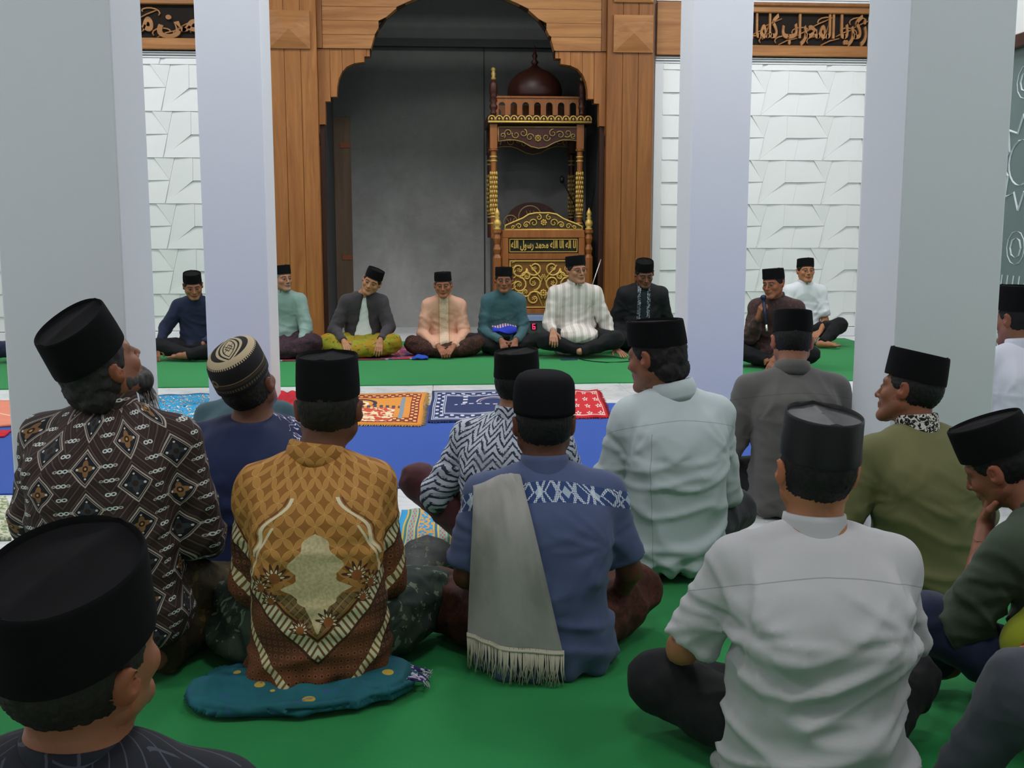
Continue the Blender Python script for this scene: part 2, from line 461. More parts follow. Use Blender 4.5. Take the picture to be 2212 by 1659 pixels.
# pilasters of three boards with a pyramid block
for sg, (xa, xb) in ((-1, (PX0, IX0)), (1, (fx1, 2*AC-PX0))):
    n = 3; wv = (xb-xa)/n
    for k in range(n):
        sub(MB().box(xa+k*wv+.0015, xa+(k+1)*wv-.0015, WY-.19, WY+.02, .06, 4.62, .004), 'plank', M_wood if sg < 0 else M_woodr, mh)
    sub(MB().box(xa-.02, xb+.02, WY-.22, WY+.02, 0, .07, .006), 'plinth', M_woodr, mh)
    zc0 = wl(600, 105, WY-.2)[1]; zc1 = wl(600, 22, WY-.2)[1]
    for (z0, z1) in ((zc0, zc1), (zc1+.14, zc1+.14+.30)):
        m_ = MB(); xa2, xb2 = xa+.02, xb-.07
        if sg > 0: xa2, xb2 = xa+.07, xb-.02
        y = WY-.19; m_.add([(xa2, y, z0), (xb2, y, z0), (xb2, y, z1), (xa2, y, z1), (xa2, y-.025, z0), (xb2, y-.025, z0), (xb2, y-.025, z1), (xa2, y-.025, z1), ((xa2+xb2)/2, y-.075, (z0+z1)/2)],
               [(0, 1, 5, 4), (1, 2, 6, 5), (2, 3, 7, 6), (3, 0, 4, 7), (4, 5, 8), (5, 6, 8), (6, 7, 8), (7, 4, 8), (3, 2, 1, 0)])
        sub(m_, 'pyramid_block', M_woodh, mh)

# ------------------------------------------------------------------ arabic lettering
AR = {'ا': (0xFE8D, 0), 'أ': (0xFE83, 0), 'إ': (0xFE87, 0), 'آ': (0xFE81, 0), 'ب': (0xFE8F, 1), 'ة': (0xFE93, 0), 'ت': (0xFE95, 1), 'ج': (0xFE9D, 1), 'ح': (0xFEA1, 1), 'خ': (0xFEA5, 1),
      'د': (0xFEA9, 0), 'ر': (0xFEAD, 0), 'ز': (0xFEAF, 0), 'س': (0xFEB1, 1), 'ص': (0xFEB9, 1), 'ع': (0xFEC9, 1), 'ف': (0xFED1, 1), 'ق': (0xFED5, 1), 'ك': (0xFED9, 1),
      'ل': (0xFEDD, 1), 'م': (0xFEE1, 1), 'ن': (0xFEE5, 1), 'ه': (0xFEE9, 1), 'و': (0xFEED, 0), 'ي': (0xFEF1, 1), 'ى': (0xFEEF, 0)}
def shape_ar(t):
    out = []
    for wd in t.split(' '):
        g = []
        for i, ch in enumerate(wd):
            if ch not in AR: continue
            base, dual = AR[ch]
            pj = i > 0 and AR.get(wd[i-1], (0, 0))[1]; nj = dual and i < len(wd)-1
            g.append(chr(base+(3 if pj and nj else 1 if pj else 2 if nj else 0)))
        out.append(''.join(g))
    return ' '.join(out)[::-1]
def text_mesh(name, s, x0, x1, z0, z1, y, depth, m, parent, bold=.012):
    cu = bpy.data.curves.new(name, 'FONT'); cu.body = s; cu.resolution_u = 2; cu.offset = bold
    o = bpy.data.objects.new(name, cu); COL.objects.link(o); bpy.context.view_layer.update()
    me0 = bpy.data.meshes.new_from_object(o); bpy.data.objects.remove(o)
    n = len(me0.vertices); V = np.zeros(n*3, np.float32); me0.vertices.foreach_get('co', V); V = V.reshape(-1, 3)
    lo = V.min(0); hi = V.max(0)
    X = x0+(V[:, 0]-lo[0])/(hi[0]-lo[0])*(x1-x0); Z = z0+(V[:, 1]-lo[1])/(hi[1]-lo[1])*(z1-z0)
    faces = [tuple(p.vertices) for p in me0.polygons]
    from collections import Counter
    ec = Counter()
    for fa in faces:
        for i in range(len(fa)): ec[(fa[i], fa[(i+1) % len(fa)])] += 1
    v = [(X[i], y, Z[i]) for i in range(n)]+[(X[i], y-depth, Z[i]) for i in range(n)]
    f = [tuple(i+n for i in fa) for fa in faces]
    for (a, b) in list(ec):
        if (b, a) not in ec: f.append((a, b, b+n, a+n))
    return sub(MB().add(v, f), name, m, parent) if parent is not None else MB().add(v, f).build(name, m)

# ------------------------------------------------------------------ carved friezes
def frieze(xa, xb, texts, label):
    z0, z1 = 3.325, 3.935
    th = empty('carved_frieze', ((xa+xb)/2, WY, z0)); tag(th, label, 'frieze', 'carved friezes on the white wall')
    sub(MB().box(xa, xb, WY-.09, WY, z0, z0+.13, .01), 'rail', M_woodh, th)
    sub(MB().box(xa, xb, WY-.11, WY, z0-.0, z0+.05, .01), 'rail', M_woodh, th)
    sub(MB().box(xa, xb, WY-.09, WY, z1-.11, z1, .01), 'rail', M_woodh, th)
    sub(MB().box(xa, xb, WY-.12, WY, z1-.04, z1, .01), 'rail', M_woodr, th)
    sub(MB().box(xa, xb, WY-.03, WY, z0+.12, z1-.1), 'backboard', M_recess, th)
    wd = (xb-xa)/len(texts)
    for i, t in enumerate(texts):
        a = xa+i*wd+.02; b = xa+(i+1)*wd-.02
        text_mesh('lettering', shape_ar(t), a, b, z0+.13, z1-.11, WY-.03, .035, M_calw, th, .03)
        # flourishes carved between the letters
        mb = MB()
        for k in range(6):
            cx = a+(k+.5)*(b-a)/6+random.uniform(-.03, .03); pts = []
            sgn = random.choice([-1, 1]); zz = random.choice([z0+.2, z0+.3, z0+.42])
            for q in range(10):
                an = q*.42; rr = .03+.011*q; pts.append((cx+sgn*rr*cos(an)*1.3, WY-.045, zz+rr*sin(an)*.55))
            mb.tube(pts, .010, 5)
            mb.tube([(cx-.1, WY-.04, z0+.14+.10*(k % 3)), (cx, WY-.05, z0+.19+.10*(k % 3)), (cx+.12, WY-.04, z0+.22+.11*(k % 3))], .009, 5)
        sub(mb, 'flourish', M_calw, th, True)
frieze(XL, PX0-.02, ['إنما يعمر', 'مساجد الله', 'من آمن'], 'long teak frieze carved with arabic lettering, left of the arch')
sub(MB().box(PX1+.0, 3.05, WY-.10, WY, 3.33, 3.93, .004), 'end_board', M_woodh, mh)
frieze(3.06, XR, ['كلما دخل عليها', 'زكريا المحراب'], 'long teak frieze carved with arabic lettering, right of the arch')

# ------------------------------------------------------------------ glass door in the right wall
dr = MB().box(XR-.03, XR+.12, DY0, DY0+.12, 0, DZ, .01).box(XR-.03, XR+.12, DY1-.12, DY1, 0, DZ, .01).box(XR-.04, XR+.12, DY0, DY1, DZ-.12, DZ, .01).build('door_1', M_woodd); struct(dr)
M_glass = mat('frosted_green_glass', lambda c: mix(noise(c.obj, 2, 2)*.5, lin('5f7574'), lin('4b605f')), rough=.3, spec=.5)
M_etch = mat('etched_glass', col=lin('c3cdcb'), rough=.6)
struct(MB().box(XR+.02, XR+.05, DY0+.12, DY1-.12, 0, DZ-.12).build('window_1', M_glass))
wn = bpy.data.objects['window_1']
def ring(mb, cy, cz, r, t, n=20, sq=1):
    mb.tube([(XR+.018, cy+r*cos(2*pi*k/n), cz+r*sin(2*pi*k/n)*sq) for k in range(n+1)], t, 4)
for cy in (8.75, 9.55):
    m_ = MB()
    for k in range(8):
        a = 2*pi*k/8; b = a+pi/4
        m_.tube([(XR+.018, cy+.34*cos(a), 1.9+.42*sin(a)), (XR+.018, cy+.22*cos(a+pi/8), 1.9+.28*sin(a+pi/8)), (XR+.018, cy+.34*cos(b), 1.9+.42*sin(b))], .012, 4)
    ring(m_, cy, 1.9, .20, .01)
    m_.tube([(XR+.018, cy-.30, 1.45), (XR+.018, cy-.30, 2.35)], .012, 4); m_.tube([(XR+.018, cy+.30, 1.45), (XR+.018, cy+.30, 2.35)], .012, 4)
    for zz in (1.15, 2.6): ring(m_, cy, zz, .09, .01, 8); ring(m_, cy, zz, .15, .006, 12)
    for k in range(5): m_.tube([(XR+.018, cy-.2+.1*k, .2), (XR+.018, cy-.15+.1*k, .55), (XR+.018, cy-.2+.1*k, .9)], .008, 4)
    m_.build('etched_ornament', M_etch, wn)

# ------------------------------------------------------------------ ceiling lamps
M_emit = bpy.data.materials.new('lamp_diffuser'); M_emit.use_nodes = True
b_ = M_emit.node_tree.nodes['Principled BSDF']; b_.inputs['Emission Color'].default_value = (.9, .96, 1, 1); b_.inputs['Emission Strength'].default_value = 2.
lm0 = None
for (x, y) in LAMPS+[(-3.6, 1.0), (.4, 1.0), (4.0, 1.0)]:
    th = empty('ceiling_light', (x, y, CEIL))
    side = 'nearest the arch wall' if y > 9 else ('over the middle of the hall' if y > 5 else 'over the nearest men')
    lr = 'left' if x < -1 else 'right' if x > 2 else 'middle'
    tag(th, 'flat white ceiling light panel '+side+', '+lr+' one of its row', 'light', 'ceiling light panels')
    MB().box(-.6, .6, -.3, .3, -.05, 0, .01).build('frame', M_trim, th)
    MB().box(-.56, .56, -.26, .26, -.056, -.05).build('diffuser', M_emit, th)

# ------------------------------------------------------------------ carpets
def f_carpet(hexc, d=.72):
    b = lin(hexc)
    def fn(c):
        n = noise(c.obj, 1.6, 5, .6); n2 = noise(c.obj, 260, 2, .6)
        c.h = n2
        o = mix(n*.45, b, tuple(v*d for v in b)); return mix(n2*.35, o, tuple(v*.6 for v in b))
    return fn
M_green = mat('green_carpet_pile', f_carpet('138a42'), rough=.95, bump=.5, sheen=.1)
M_green2 = mat('green_felt_pile', f_carpet('12853f'), rough=.95, bump=.5, sheen=.1)
M_blue = mat('blue_carpet_pile', f_carpet('1b4ca6'), rough=.95, bump=.5, sheen=.1)
def carpet(name, xa, xb, ya, yb, m, label, h=.008, wav=.006):
    nx = int((xb-xa)/.12); ny = max(2, int((yb-ya)/.25)); V = []; Q = []
    xs = np.linspace(xa, xb, nx+1)
    e0 = [wav*(sin(x*5.1)+.6*sin(x*13+1)) for x in xs]; e1 = [wav*(sin(x*4.3+2)+.5*sin(x*11)) for x in xs]
    for lay in (h, 0.0005):
        for j in range(ny+1):
            for i in range(nx+1):
                y = ya+e0[i]+(yb+e1[i]-ya-e0[i])*j/ny
                V.append((xs[i], y, lay))
    N = (nx+1)*(ny+1)
    for j in range(ny):
        for i in range(nx):
            a = j*(nx+1)+i; Q.append((a, a+1, a+nx+2, a+nx+1)); Q.append((N+a, N+a+nx+1, N+a+nx+2, N+a+1))
    for i in range(nx):
        Q.append((i, N+i, N+i+1, i+1)); a = ny*(nx+1)+i; Q.append((a, a+1, N+a+1, N+a))
    for j in range(ny):
        a = j*(nx+1); Q.append((a, a+nx+1, N+a+nx+1, N+a)); a += nx; Q.append((a, N+a, N+a+nx+1, a+nx+1))
    o = mesh_np(name, V, Q, m, None, False); tag(o, label, 'carpet'); return o
carpet('green_carpet', -5.3, 4.95, 9.27, 12.85, M_green, 'long green carpet under the row of men facing us, by the arch wall')
carpet('blue_carpet', -5.3, 4.7, 5.56, 8.17, M_blue, 'wide bright blue carpet across the middle of the hall')
carpet('green_carpet', -1.75, 3.9, .35, 4.41, M_green2, 'green carpet in the foreground under the men seen from behind')

# ------------------------------------------------------------------ prayer rugs
def quad_rug(name, px, label, m, h=.012, fringe=None, ends='uv', z=.009, seed=0, fm=None, lap=0):
    P = [fl(x, y, z)[:2] for x, y in px]         # far-left, far-right, near-right, near-left
    rg = np.random.RandomState(seed)
    nu, nv = 26, 18; V = []; UV = []; Q = []
    a1, a2, a3 = rg.uniform(0, 6, 3)
    for lay in (1, 0):
        for j in range(nv+1):
            for i in range(nu+1):
                u, v = i/nu, j/nv
                p = (P[3]*(1-u)+P[2]*u)*(1-v)+(P[0]*(1-u)+P[1]*u)*v
                ww = .006*sin(u*9+a1)+.005*sin(v*11+a2)
                hz = z+(h*(1+.35*sin(u*14+a1)*sin(v*9+a3)) if lay else 0)
                V.append((p[0]+ww*(v if 1 else 0), p[1]+ww, hz)); UV.append((u, v, 0))
    N = (nu+1)*(nv+1)
    for j in range(nv):
        for i in range(nu):
            a = j*(nu+1)+i; Q.append((a, a+1, a+nu+2, a+nu+1)); Q.append((N+a, N+a+nu+1, N+a+nu+2, N+a+1))
    for i in range(nu):
        Q.append((i, N+i, N+i+1, i+1)); a = nv*(nu+1)+i; Q.append((a, a+1, N+a+1, N+a))
    for j in range(nv):
        a = j*(nu+1); Q.append((a, a+nu+1, N+a+nu+1, N+a)); a += nu; Q.append((a, N+a, N+a+nu+1, a+nu+1))
    o = mesh_np(name, V, Q, m, None, True, {'pat': ('FLOAT_VECTOR', UV)}); tag(o, label, 'rug')
    if fringe:
        mb = MB()
        for (A, B) in [(P[i], P[(i+1) % 4]) for i in fringe]:
            d = B-A; L = np.linalg.norm(d); d = d/L; nrm = np.array([d[1], -d[0]]); c = sum(P)/4
            if np.dot(nrm, A-c) < 0: nrm = -nrm
            for k in range(int(L/.014)):
                q = A+d*(k*.014+rg.uniform(0, .006)); e = q+nrm*rg.uniform(.02, .045)+d*rg.uniform(-.012, .012)
                mb.add([(q[0]-d[0]*.004, q[1]-d[1]*.004, z+h*.8), (q[0]+d[0]*.004, q[1]+d[1]*.004, z+h*.8), (e[0], e[1], z+.002), (q[0], q[1], z+.001)], [(0, 1, 2), (0, 2, 3), (1, 3, 2)])
        fr = mb.build('fringe', fm or m, o, uv=[(0, .5, 0)]*len(mb.v)); fr['kind'] = 'stuff'
    return o
def border(c, w1, w2):
    e = mn(mn(c.u, 1-c.u), mn(c.v, 1-c.v)*.62); return e
def f_rug_orange(c):
    e = border(c, 0, 0); n = noise(c.pat, 40, 2)
    o = mix(0., lin('e0943a'), lin('e0943a'))
    o = mix(inr(e, .035, .11), o, lin('8c2726'))
    mot = gt(sn(c.u*95)*sn(c.v*70+.6), .25)
    o = mix(inr(e, .045, .10)*mot, o, lin('e6c76e'))
    # arch of the niche and a flower bed
    cx = c.u-.46; d = ln(cx*1.2, c.v-.62)
    o = mix(inr(d, .13, .17)*gt(c.v, .55), o, lin('2c2a3a'))
    o = mix(inr(d, .06, .09)*gt(c.v, .45), o, lin('f0e2c0'))
    o = mix(lt(d, .05), o, lin('3a2c34'))
    fb = inr(c.v, .1, .48)*lt(ab(cx), .30); f2 = gt(noise(c.pat, 16, 3, .6, 1.), .52)
    o = mix(fb*.95, o, lin('c9432f')); o = mix(fb*f2, o, lin('efe0b5'))
    o = mix(inr(c.v, .48, .56)*lt(ab(cx), .34)*gt(sn(c.u*120), -.2), o, lin('474550'))
    o = mix(band(ab(cx), .36, .018)*inr(c.v, .15, .8), o, lin('7f93a0'))
    return mix(n*.35, o, lin('5a3a20'))
def f_rug_navy(c):
    e = border(c, 0, 0); n = noise(c.pat, 40, 2)
    o = mix(n*.4, lin('27345e'), lin('1b2442'))
    for a in (.03, .045, .12, .135): o = mix(band(e, a, .0035), o, lin('b7bccb'))
    mot = gt(sn(c.u*70)*sn(c.v*52), .35); o = mix(inr(e, .055, .115)*mot, o, lin('c3c5cf'))
    cx = c.u-.55; d = ln(cx*1.3, (c.v-.55)*1.)
    o = mix(inr(d, .14, .20)*gt(c.v, .55)*gt(sn(d*150), 0), o, lin('b9a9ae'))
    o = mix(band(ab(cx), .24, .02)*inr(c.v, .5, .85)*gt(sn(c.v*60), .1), o, lin('c3c5cf'))
    o = mix(band(c.v, .5, .012)*lt(ab(cx), .33)*gt(sn(c.u*90), -.2), o, lin('b7bccb'))
    return o
def f_rug_red(c):
    e = border(c, 0, 0); n = noise(c.pat, 30, 2)
    o = mix(n*.4, lin('c2212a'), lin('8f1119'))
    fu = frac(c.u*5)-.5; fv = frac(c.v*4)-.5; d = ln(fu, fv); a = at2(fv, fu)
    o = mix(lt(d, .2+.09*sn(a*5)), o, lin('d9b9b0')); o = mix(lt(d, .07), o, lin('3a1216'))
    o = mix(band(e, .045, .007), o, lin('d9b9b0')); return o
def f_rug_cyan(c):
    e = border(c, 0, 0)
    o = mix(noise(c.pat, 30, 2)*.3, lin('2aa0d0'), lin('1b6f9e'))
    v = voro(c.pat, 11); n = noise(c.pat, 13, 3, .6, 1.5)
    o = mix(gt(n, .55), o, lin('23283a')); o = mix(gt(n, .60), o, lin('e6e6dd'))
    o = mix(lt(v, .16), o, lin('b6463b')); o = mix(gt(noise(c.pat, 19, 2), .63), o, lin('c69a5a'))
    return mix(lt(e, .03), o, lin('1f5f8c'))
def f_rug_stripe(c):
    o = mix(0., lin('2f93c6'), lin('2f93c6'))
    e = mn(c.u, 1-c.u)
    for a, b, h in ((.10, .13, 'c9a94a'), (.13, .17, '3f7a78'), (.17, .185, 'd8b75a'), (.19, .30, '7ea9a0'), (.30, .32, 'd8b75a'), (.32, .36, '356f86'), (.36, .38, 'd4a64a')):
        o = mix(inr(e, a, b), o, lin(h))
    o = mix(inr(e, .2, .29)*gt(sn(c.v*60)*sn(c.u*110), .2), o, lin('c8564f'))
    o = mix(inr(e, .38, .6)*gt(noise(c.pat, 18, 2), .5), o, lin('d39d4c'))
    return o
def f_rug_row(c):
    o = mix(noise(c.pat, 40, 2)*.5, lin('a8404a'), lin('6a2c4a'))
    o = mix(lt(noise(c.pat, 14, 3), .45), o, lin('3d4f86')); o = mix(gt(noise(c.pat, 25, 2), .6), o, lin('caa0a0'))
    return mix(lt(c.u, .06)+gt(c.u, .93), o, lin('2552a8'))
def f_rug_salmon(c):
    o = mix(noise(c.pat, 8, 3)*.5, lin('dc8a70'), lin('c4664e')); return mix(band(c.u*.6+c.v, .9, .015), o, lin('e8b49a'))
def f_rug_pale(c):
    o = mix(gt(noise(c.pat, 22, 3, .6, 1), .52), lin('c9c9b0'), lin('7f8f68')); return o
fm = mat('tan_fringe', col=lin('c09a5a'), rough=.9); fmn = mat('navy_fringe', col=lin('2a3866'), rough=.9); fmr = mat('red_fringe', col=lin('b51f28'), rough=.9)
quad_rug('prayer_rug', [(668, 857), (921, 850), (910, 921), (640, 918)], 'orange prayer rug with maroon border lying right of the man in brown gold batik', mat('rug_orange', f_rug_orange, rough=.95, bump=.3), fringe=[1, 2], seed=1, fm=fm)
quad_rug('prayer_rug', [(934, 847), (1168, 844), (1175, 907), (924, 914)], 'navy prayer rug with pale border lines between orange rug and herringbone shirt', mat('rug_navy', f_rug_navy, rough=.95, bump=.3), fringe=[0, 2], seed=2, fm=fmn)
quad_rug('prayer_rug', [(1180, 846), (1291, 845), (1314, 903), (1190, 906)], 'small red prayer rug with white flowers, right of the tall knit cap', mat('rug_red', f_rug_red, rough=.95, bump=.3), fringe=[1, 2], seed=3, fm=fmr)
quad_rug('prayer_rug', [(597, 854), (655, 853), (640, 905), (575, 908)], 'crumpled red cloth rug just right of the left white pillar', mat('rug_red_plain', lambda c: mix(noise(c.pat, 7, 2), lin('cf1f30'), lin('9a1420')), rough=.9, bump=.2), seed=4, h=.03)
quad_rug('prayer_rug', [(335, 856), (470, 852), (455, 914), (318, 918)], 'turquoise rug with black and white figures between the two left pillars', mat('rug_cyan', f_rug_cyan, rough=.95, bump=.3), seed=5)
quad_rug('prayer_rug', [(-120, 871), (38, 866), (42, 922), (-130, 928)], 'salmon pink rug at the far left edge on the blue carpet', mat('rug_salmon', f_rug_salmon, rough=.95), seed=6)
quad_rug('prayer_rug', [(-160, 938), (28, 932), (10, 945), (-170, 952)], 'thin strip of dark red rug at the far left, nearer than the salmon one', mat('rug_red_plain'), seed=16)
quad_rug('prayer_rug', [(866, 1106), (985, 1100), (990, 1210), (843, 1206)], 'light blue striped prayer rug beside the raised maroon knee', mat('rug_stripe', f_rug_stripe, rough=.95), seed=7, z=.002)
quad_rug('prayer_rug', [(-240, 1080), (12, 1077), (24, 1168), (-250, 1172)], 'pale green and cream rug at the left edge beside diamond batik', mat('rug_pale', f_rug_pale, rough=.95), seed=8, z=.002)
quad_rug('prayer_rug', [(1600, 826), (1700, 824), (1690, 849), (1590, 851)], 'plain tan rug behind the grey shirted man, beside the right pillar', mat('rug_tan', lambda c: mix(noise(c.pat, 5, 3), lin('cdb78c'), lin('b39a6a')), rough=.95), seed=9)
quad_rug('prayer_rug', [(600, 752), (915, 748), (921, 776), (585, 781)], 'red and blue patterned rug under the men in green shirt and dark blazer', mat('rug_row', f_rug_row, rough=.95), seed=10, z=.010)

# ------------------------------------------------------------------ implicit surfaces -> meshes
def s_cone(P, a, b, ra, rb):
    a = np.asarray(a, float); b = np.asarray(b, float); ab_ = b-a
    t = np.clip((P-a)@ab_/max(ab_@ab_, 1e-9), 0, 1)
    return np.linalg.norm(P-a-t[:, None]*ab_, axis=1)-(ra+t*(rb-ra))
def s_ell(P, c, r, M=None):
    q = P-np.asarray(c, float)
    if M is not None: q = q@M
    r = np.asarray(r, float); k0 = np.linalg.norm(q/r, axis=1); k1 = np.linalg.norm(q/(r*r), axis=1)
    return k0*(k0-1)/np.maximum(k1, 1e-6)
def smin(a, b, k):
    h = np.clip(.5+.5*(b-a)/k, 0, 1); return b+(a-b)*h-k*h*(1-h)
def smax(a, b, k): return -smin(-a, -b, k)
def net(f, lo, hi, h):
    """surface nets of f<0 in the box; only blocks near the surface are sampled finely"""
    lo = np.asarray(lo, float); hi = np.asarray(hi, float)
    B = 8; n = (np.ceil((hi-lo)/h/B).astype(int))*B+1
    nb = (n-1)//B
    g = np.stack(np.meshgrid(*[np.arange(k) for k in nb], indexing='ij'), -1).reshape(-1, 3)
    cen = lo+(g+.5)*B*h
    fc = f(cen)
    V = np.ones(n, np.float32)
    for (i, j, k), d in zip(g, fc):
        if d < 0: V[i*B:i*B+B+1, j*B:j*B+B+1, k*B:k*B+B+1] = -1
    act = g[np.abs(fc) < B*h*1.25+.012]
    if len(act):
        loc = np.stack(np.meshgrid(*[np.arange(B+1)]*3, indexing='ij'), -1).reshape(-1, 3)
        for c0 in range(0, len(act), 160):
            a = act[c0:c0+160]
            I = (a[:, None, :]*B+loc[None]).reshape(-1, 3)
            V[I[:, 0], I[:, 1], I[:, 2]] = f(lo+I*h)
    s = V < 0
    c8 = [s[dx:n[0]-1+dx, dy:n[1]-1+dy, dz:n[2]-1+dz] for dx in (0, 1) for dy in (0, 1) for dz in (0, 1)]
    cnt = sum(c.astype(np.int8) for c in c8); mask = (cnt > 0) & (cnt < 8)
    idx = np.argwhere(mask); ids = -np.ones(mask.shape, np.int64); ids[mask] = np.arange(len(idx))
    acc = np.zeros((len(idx), 3)); num = np.zeros(len(idx))
    for ax in range(3):
        o1, o2 = [q for q in range(3) if q != ax]
        for d1 in (0, 1):
            for d2 in (0, 1):
                a = idx.copy(); a[:, o1] += d1; a[:, o2] += d2; b = a.copy(); b[:, ax] += 1
                va = V[a[:, 0], a[:, 1], a[:, 2]].astype(float); vb = V[b[:, 0], b[:, 1], b[:, 2]].astype(float)
                m = (va < 0) != (vb < 0); t = np.where(m, va/np.where(m, va-vb, 1), 0)
                p = a.astype(float); p[:, ax] += t
                acc += p*m[:, None]; num += m
    P = lo+acc/num[:, None]*h
    Q = []
    for ax in range(3):
        o1, o2 = [(1, 2), (2, 0), (0, 1)][ax]
        sl = [slice(1, n[q]-1) for q in range(3)]; sl[ax] = slice(0, n[ax]-1); sl2 = list(sl); sl2[ax] = slice(1, n[ax])
        A = s[tuple(sl)]; Bq = s[tuple(sl2)]; e = np.argwhere(A != Bq)
        if not len(e): continue
        sgn = A[e[:, 0], e[:, 1], e[:, 2]]
        e = e+np.array([0 if q == ax else 1 for q in range(3)])
        def cell(d1, d2):
            c = e.copy(); c[:, o1] -= d1; c[:, o2] -= d2; return ids[c[:, 0], c[:, 1], c[:, 2]]
        q = np.stack([cell(1, 1), cell(0, 1), cell(0, 0), cell(1, 0)], 1)
        q = np.where(sgn[:, None], q, q[:, ::-1]); Q.append(q)
    Q = np.concatenate(Q) if Q else np.zeros((0, 4), int)
    return P, Q
def vnormals(P, Q):
    nn = np.cross(P[Q[:, 2]]-P[Q[:, 0]], P[Q[:, 3]]-P[Q[:, 1]]); N = np.zeros_like(P)
    for i in range(4): np.add.at(N, Q[:, i], nn)
    return N/np.maximum(np.linalg.norm(N, axis=1), 1e-12)[:, None]
def relax(P, Q, it=2, w=.5):
    A = np.concatenate([Q[:, i] for i in range(4)]+[Q[:, (i+1) % 4] for i in range(4)]); B = np.concatenate([Q[:, (i+1) % 4] for i in range(4)]+[Q[:, i] for i in range(4)])
    n = np.bincount(A, minlength=len(P)).astype(float); n[n == 0] = 1
    for _ in range(it):
        M = np.stack([np.bincount(A, weights=P[B, k], minlength=len(P)) for k in range(3)], 1)/n[:, None]
        P = P*(1-w)+M*w
    return P
_H = RNG.rand(32, 32, 32)
def vn(P):                                   # value noise in [-1,1]
    p = np.asarray(P); i = np.floor(p).astype(int); f = p-i; f = f*f*(3-2*f); i = i & 31; j = (i+1) & 31
    def g(a, b, c): return _H[a, b, c]
    x0 = g(i[:, 0], i[:, 1], i[:, 2])*(1-f[:, 0])+g(j[:, 0], i[:, 1], i[:, 2])*f[:, 0]
    x1 = g(i[:, 0], j[:, 1], i[:, 2])*(1-f[:, 0])+g(j[:, 0], j[:, 1], i[:, 2])*f[:, 0]
    x2 = g(i[:, 0], i[:, 1], j[:, 2])*(1-f[:, 0])+g(j[:, 0], i[:, 1], j[:, 2])*f[:, 0]
    x3 = g(i[:, 0], j[:, 1], j[:, 2])*(1-f[:, 0])+g(j[:, 0], j[:, 1], j[:, 2])*f[:, 0]
    return 2*((x0*(1-f[:, 1])+x1*f[:, 1])*(1-f[:, 2])+(x2*(1-f[:, 1])+x3*f[:, 1])*f[:, 2])-1
def rotm(yaw, pitch, roll):
    a, b, c = R(yaw), R(pitch), R(roll)
    Z = np.array([[cos(a), -sin(a), 0], [sin(a), cos(a), 0], [0, 0, 1]])
    X = np.array([[1, 0, 0], [0, cos(b), -sin(b)], [0, sin(b), cos(b)]])
    Y = np.array([[cos(c), 0, sin(c)], [0, 1, 0], [-sin(c), 0, cos(c)]])
    return Z@X@Y
def join(parts):
    V = []; Q = []; n = 0
    for p, q in parts: V.append(p); Q.append(q+n); n += len(p)
    return np.concatenate(V), np.concatenate(Q)

# torso tables (height, half width, half depth, centre y)
TZ = [-.02, .04, .12, .20, .30, .38, .45, .50, .545, .585, .62]
TX = [.175, .185, .178, .162, .155, .163, .172, .168, .135, .085, .055]
TY = [.145, .150, .135, .118, .110, .113, .115, .108, .085, .065, .052]
TC = [.01, .0, -.015, -.035, -.050, -.050, -.038, -.025, -.008, .008, .018]
_tz = np.linspace(-.02, .62, 90)
def _sm(a):
    v = np.interp(_tz, TZ, a); k = np.ones(9)/9; return np.convolve(np.pad(v, 4, 'edge'), k, 'valid')
TXs, TYs, TCs = _sm(TX), _sm(TY), _sm(TC)
SKIN_D = '7d5039'; SKIN_M = '96664a'; SKIN_L = 'ab7c60'

def skin_mat(): 
    if 'skin' in MATS: return MATS['skin']
    m = mat('skin', lambda c: mix(noise(c.obj, 60, 2)*.4, Cc(E.nt.nodes.new('ShaderNodeAttribute').outputs['Color']), (.72, .58, .52), 'MULTIPLY'), rough=.5, spec=.35)
    for n in m.node_tree.nodes:
        if n.bl_idname == 'ShaderNodeAttribute' and n.attribute_name == '': n.attribute_name = 'Col'
    return m
M_velvet = mat('black_velvet', lambda c: mix(noise(c.obj, 30, 3), (.0035, .0035, .004), (.006, .006, .007)), rough=.9, sheen=.0, spec=.12)
M_satin = mat('black_satin_velvet', lambda c: mix(noise(c.obj, 14, 3), (.002, .002, .0025), (.004, .0045, .006)), rough=.45, sheen=.0, spec=.3)
def hair_mat(hexc):
    b = lin(hexc)
    def fn(c):
        n = noise(comb(c.x*260, c.y*260, c.z*60), 1, 2); c.h = n
        return mix(n, b, tuple(v*2.2+.004 for v in b))
    return mat('hair_'+hexc, fn, rough=.62, bump=.5, spec=.3)

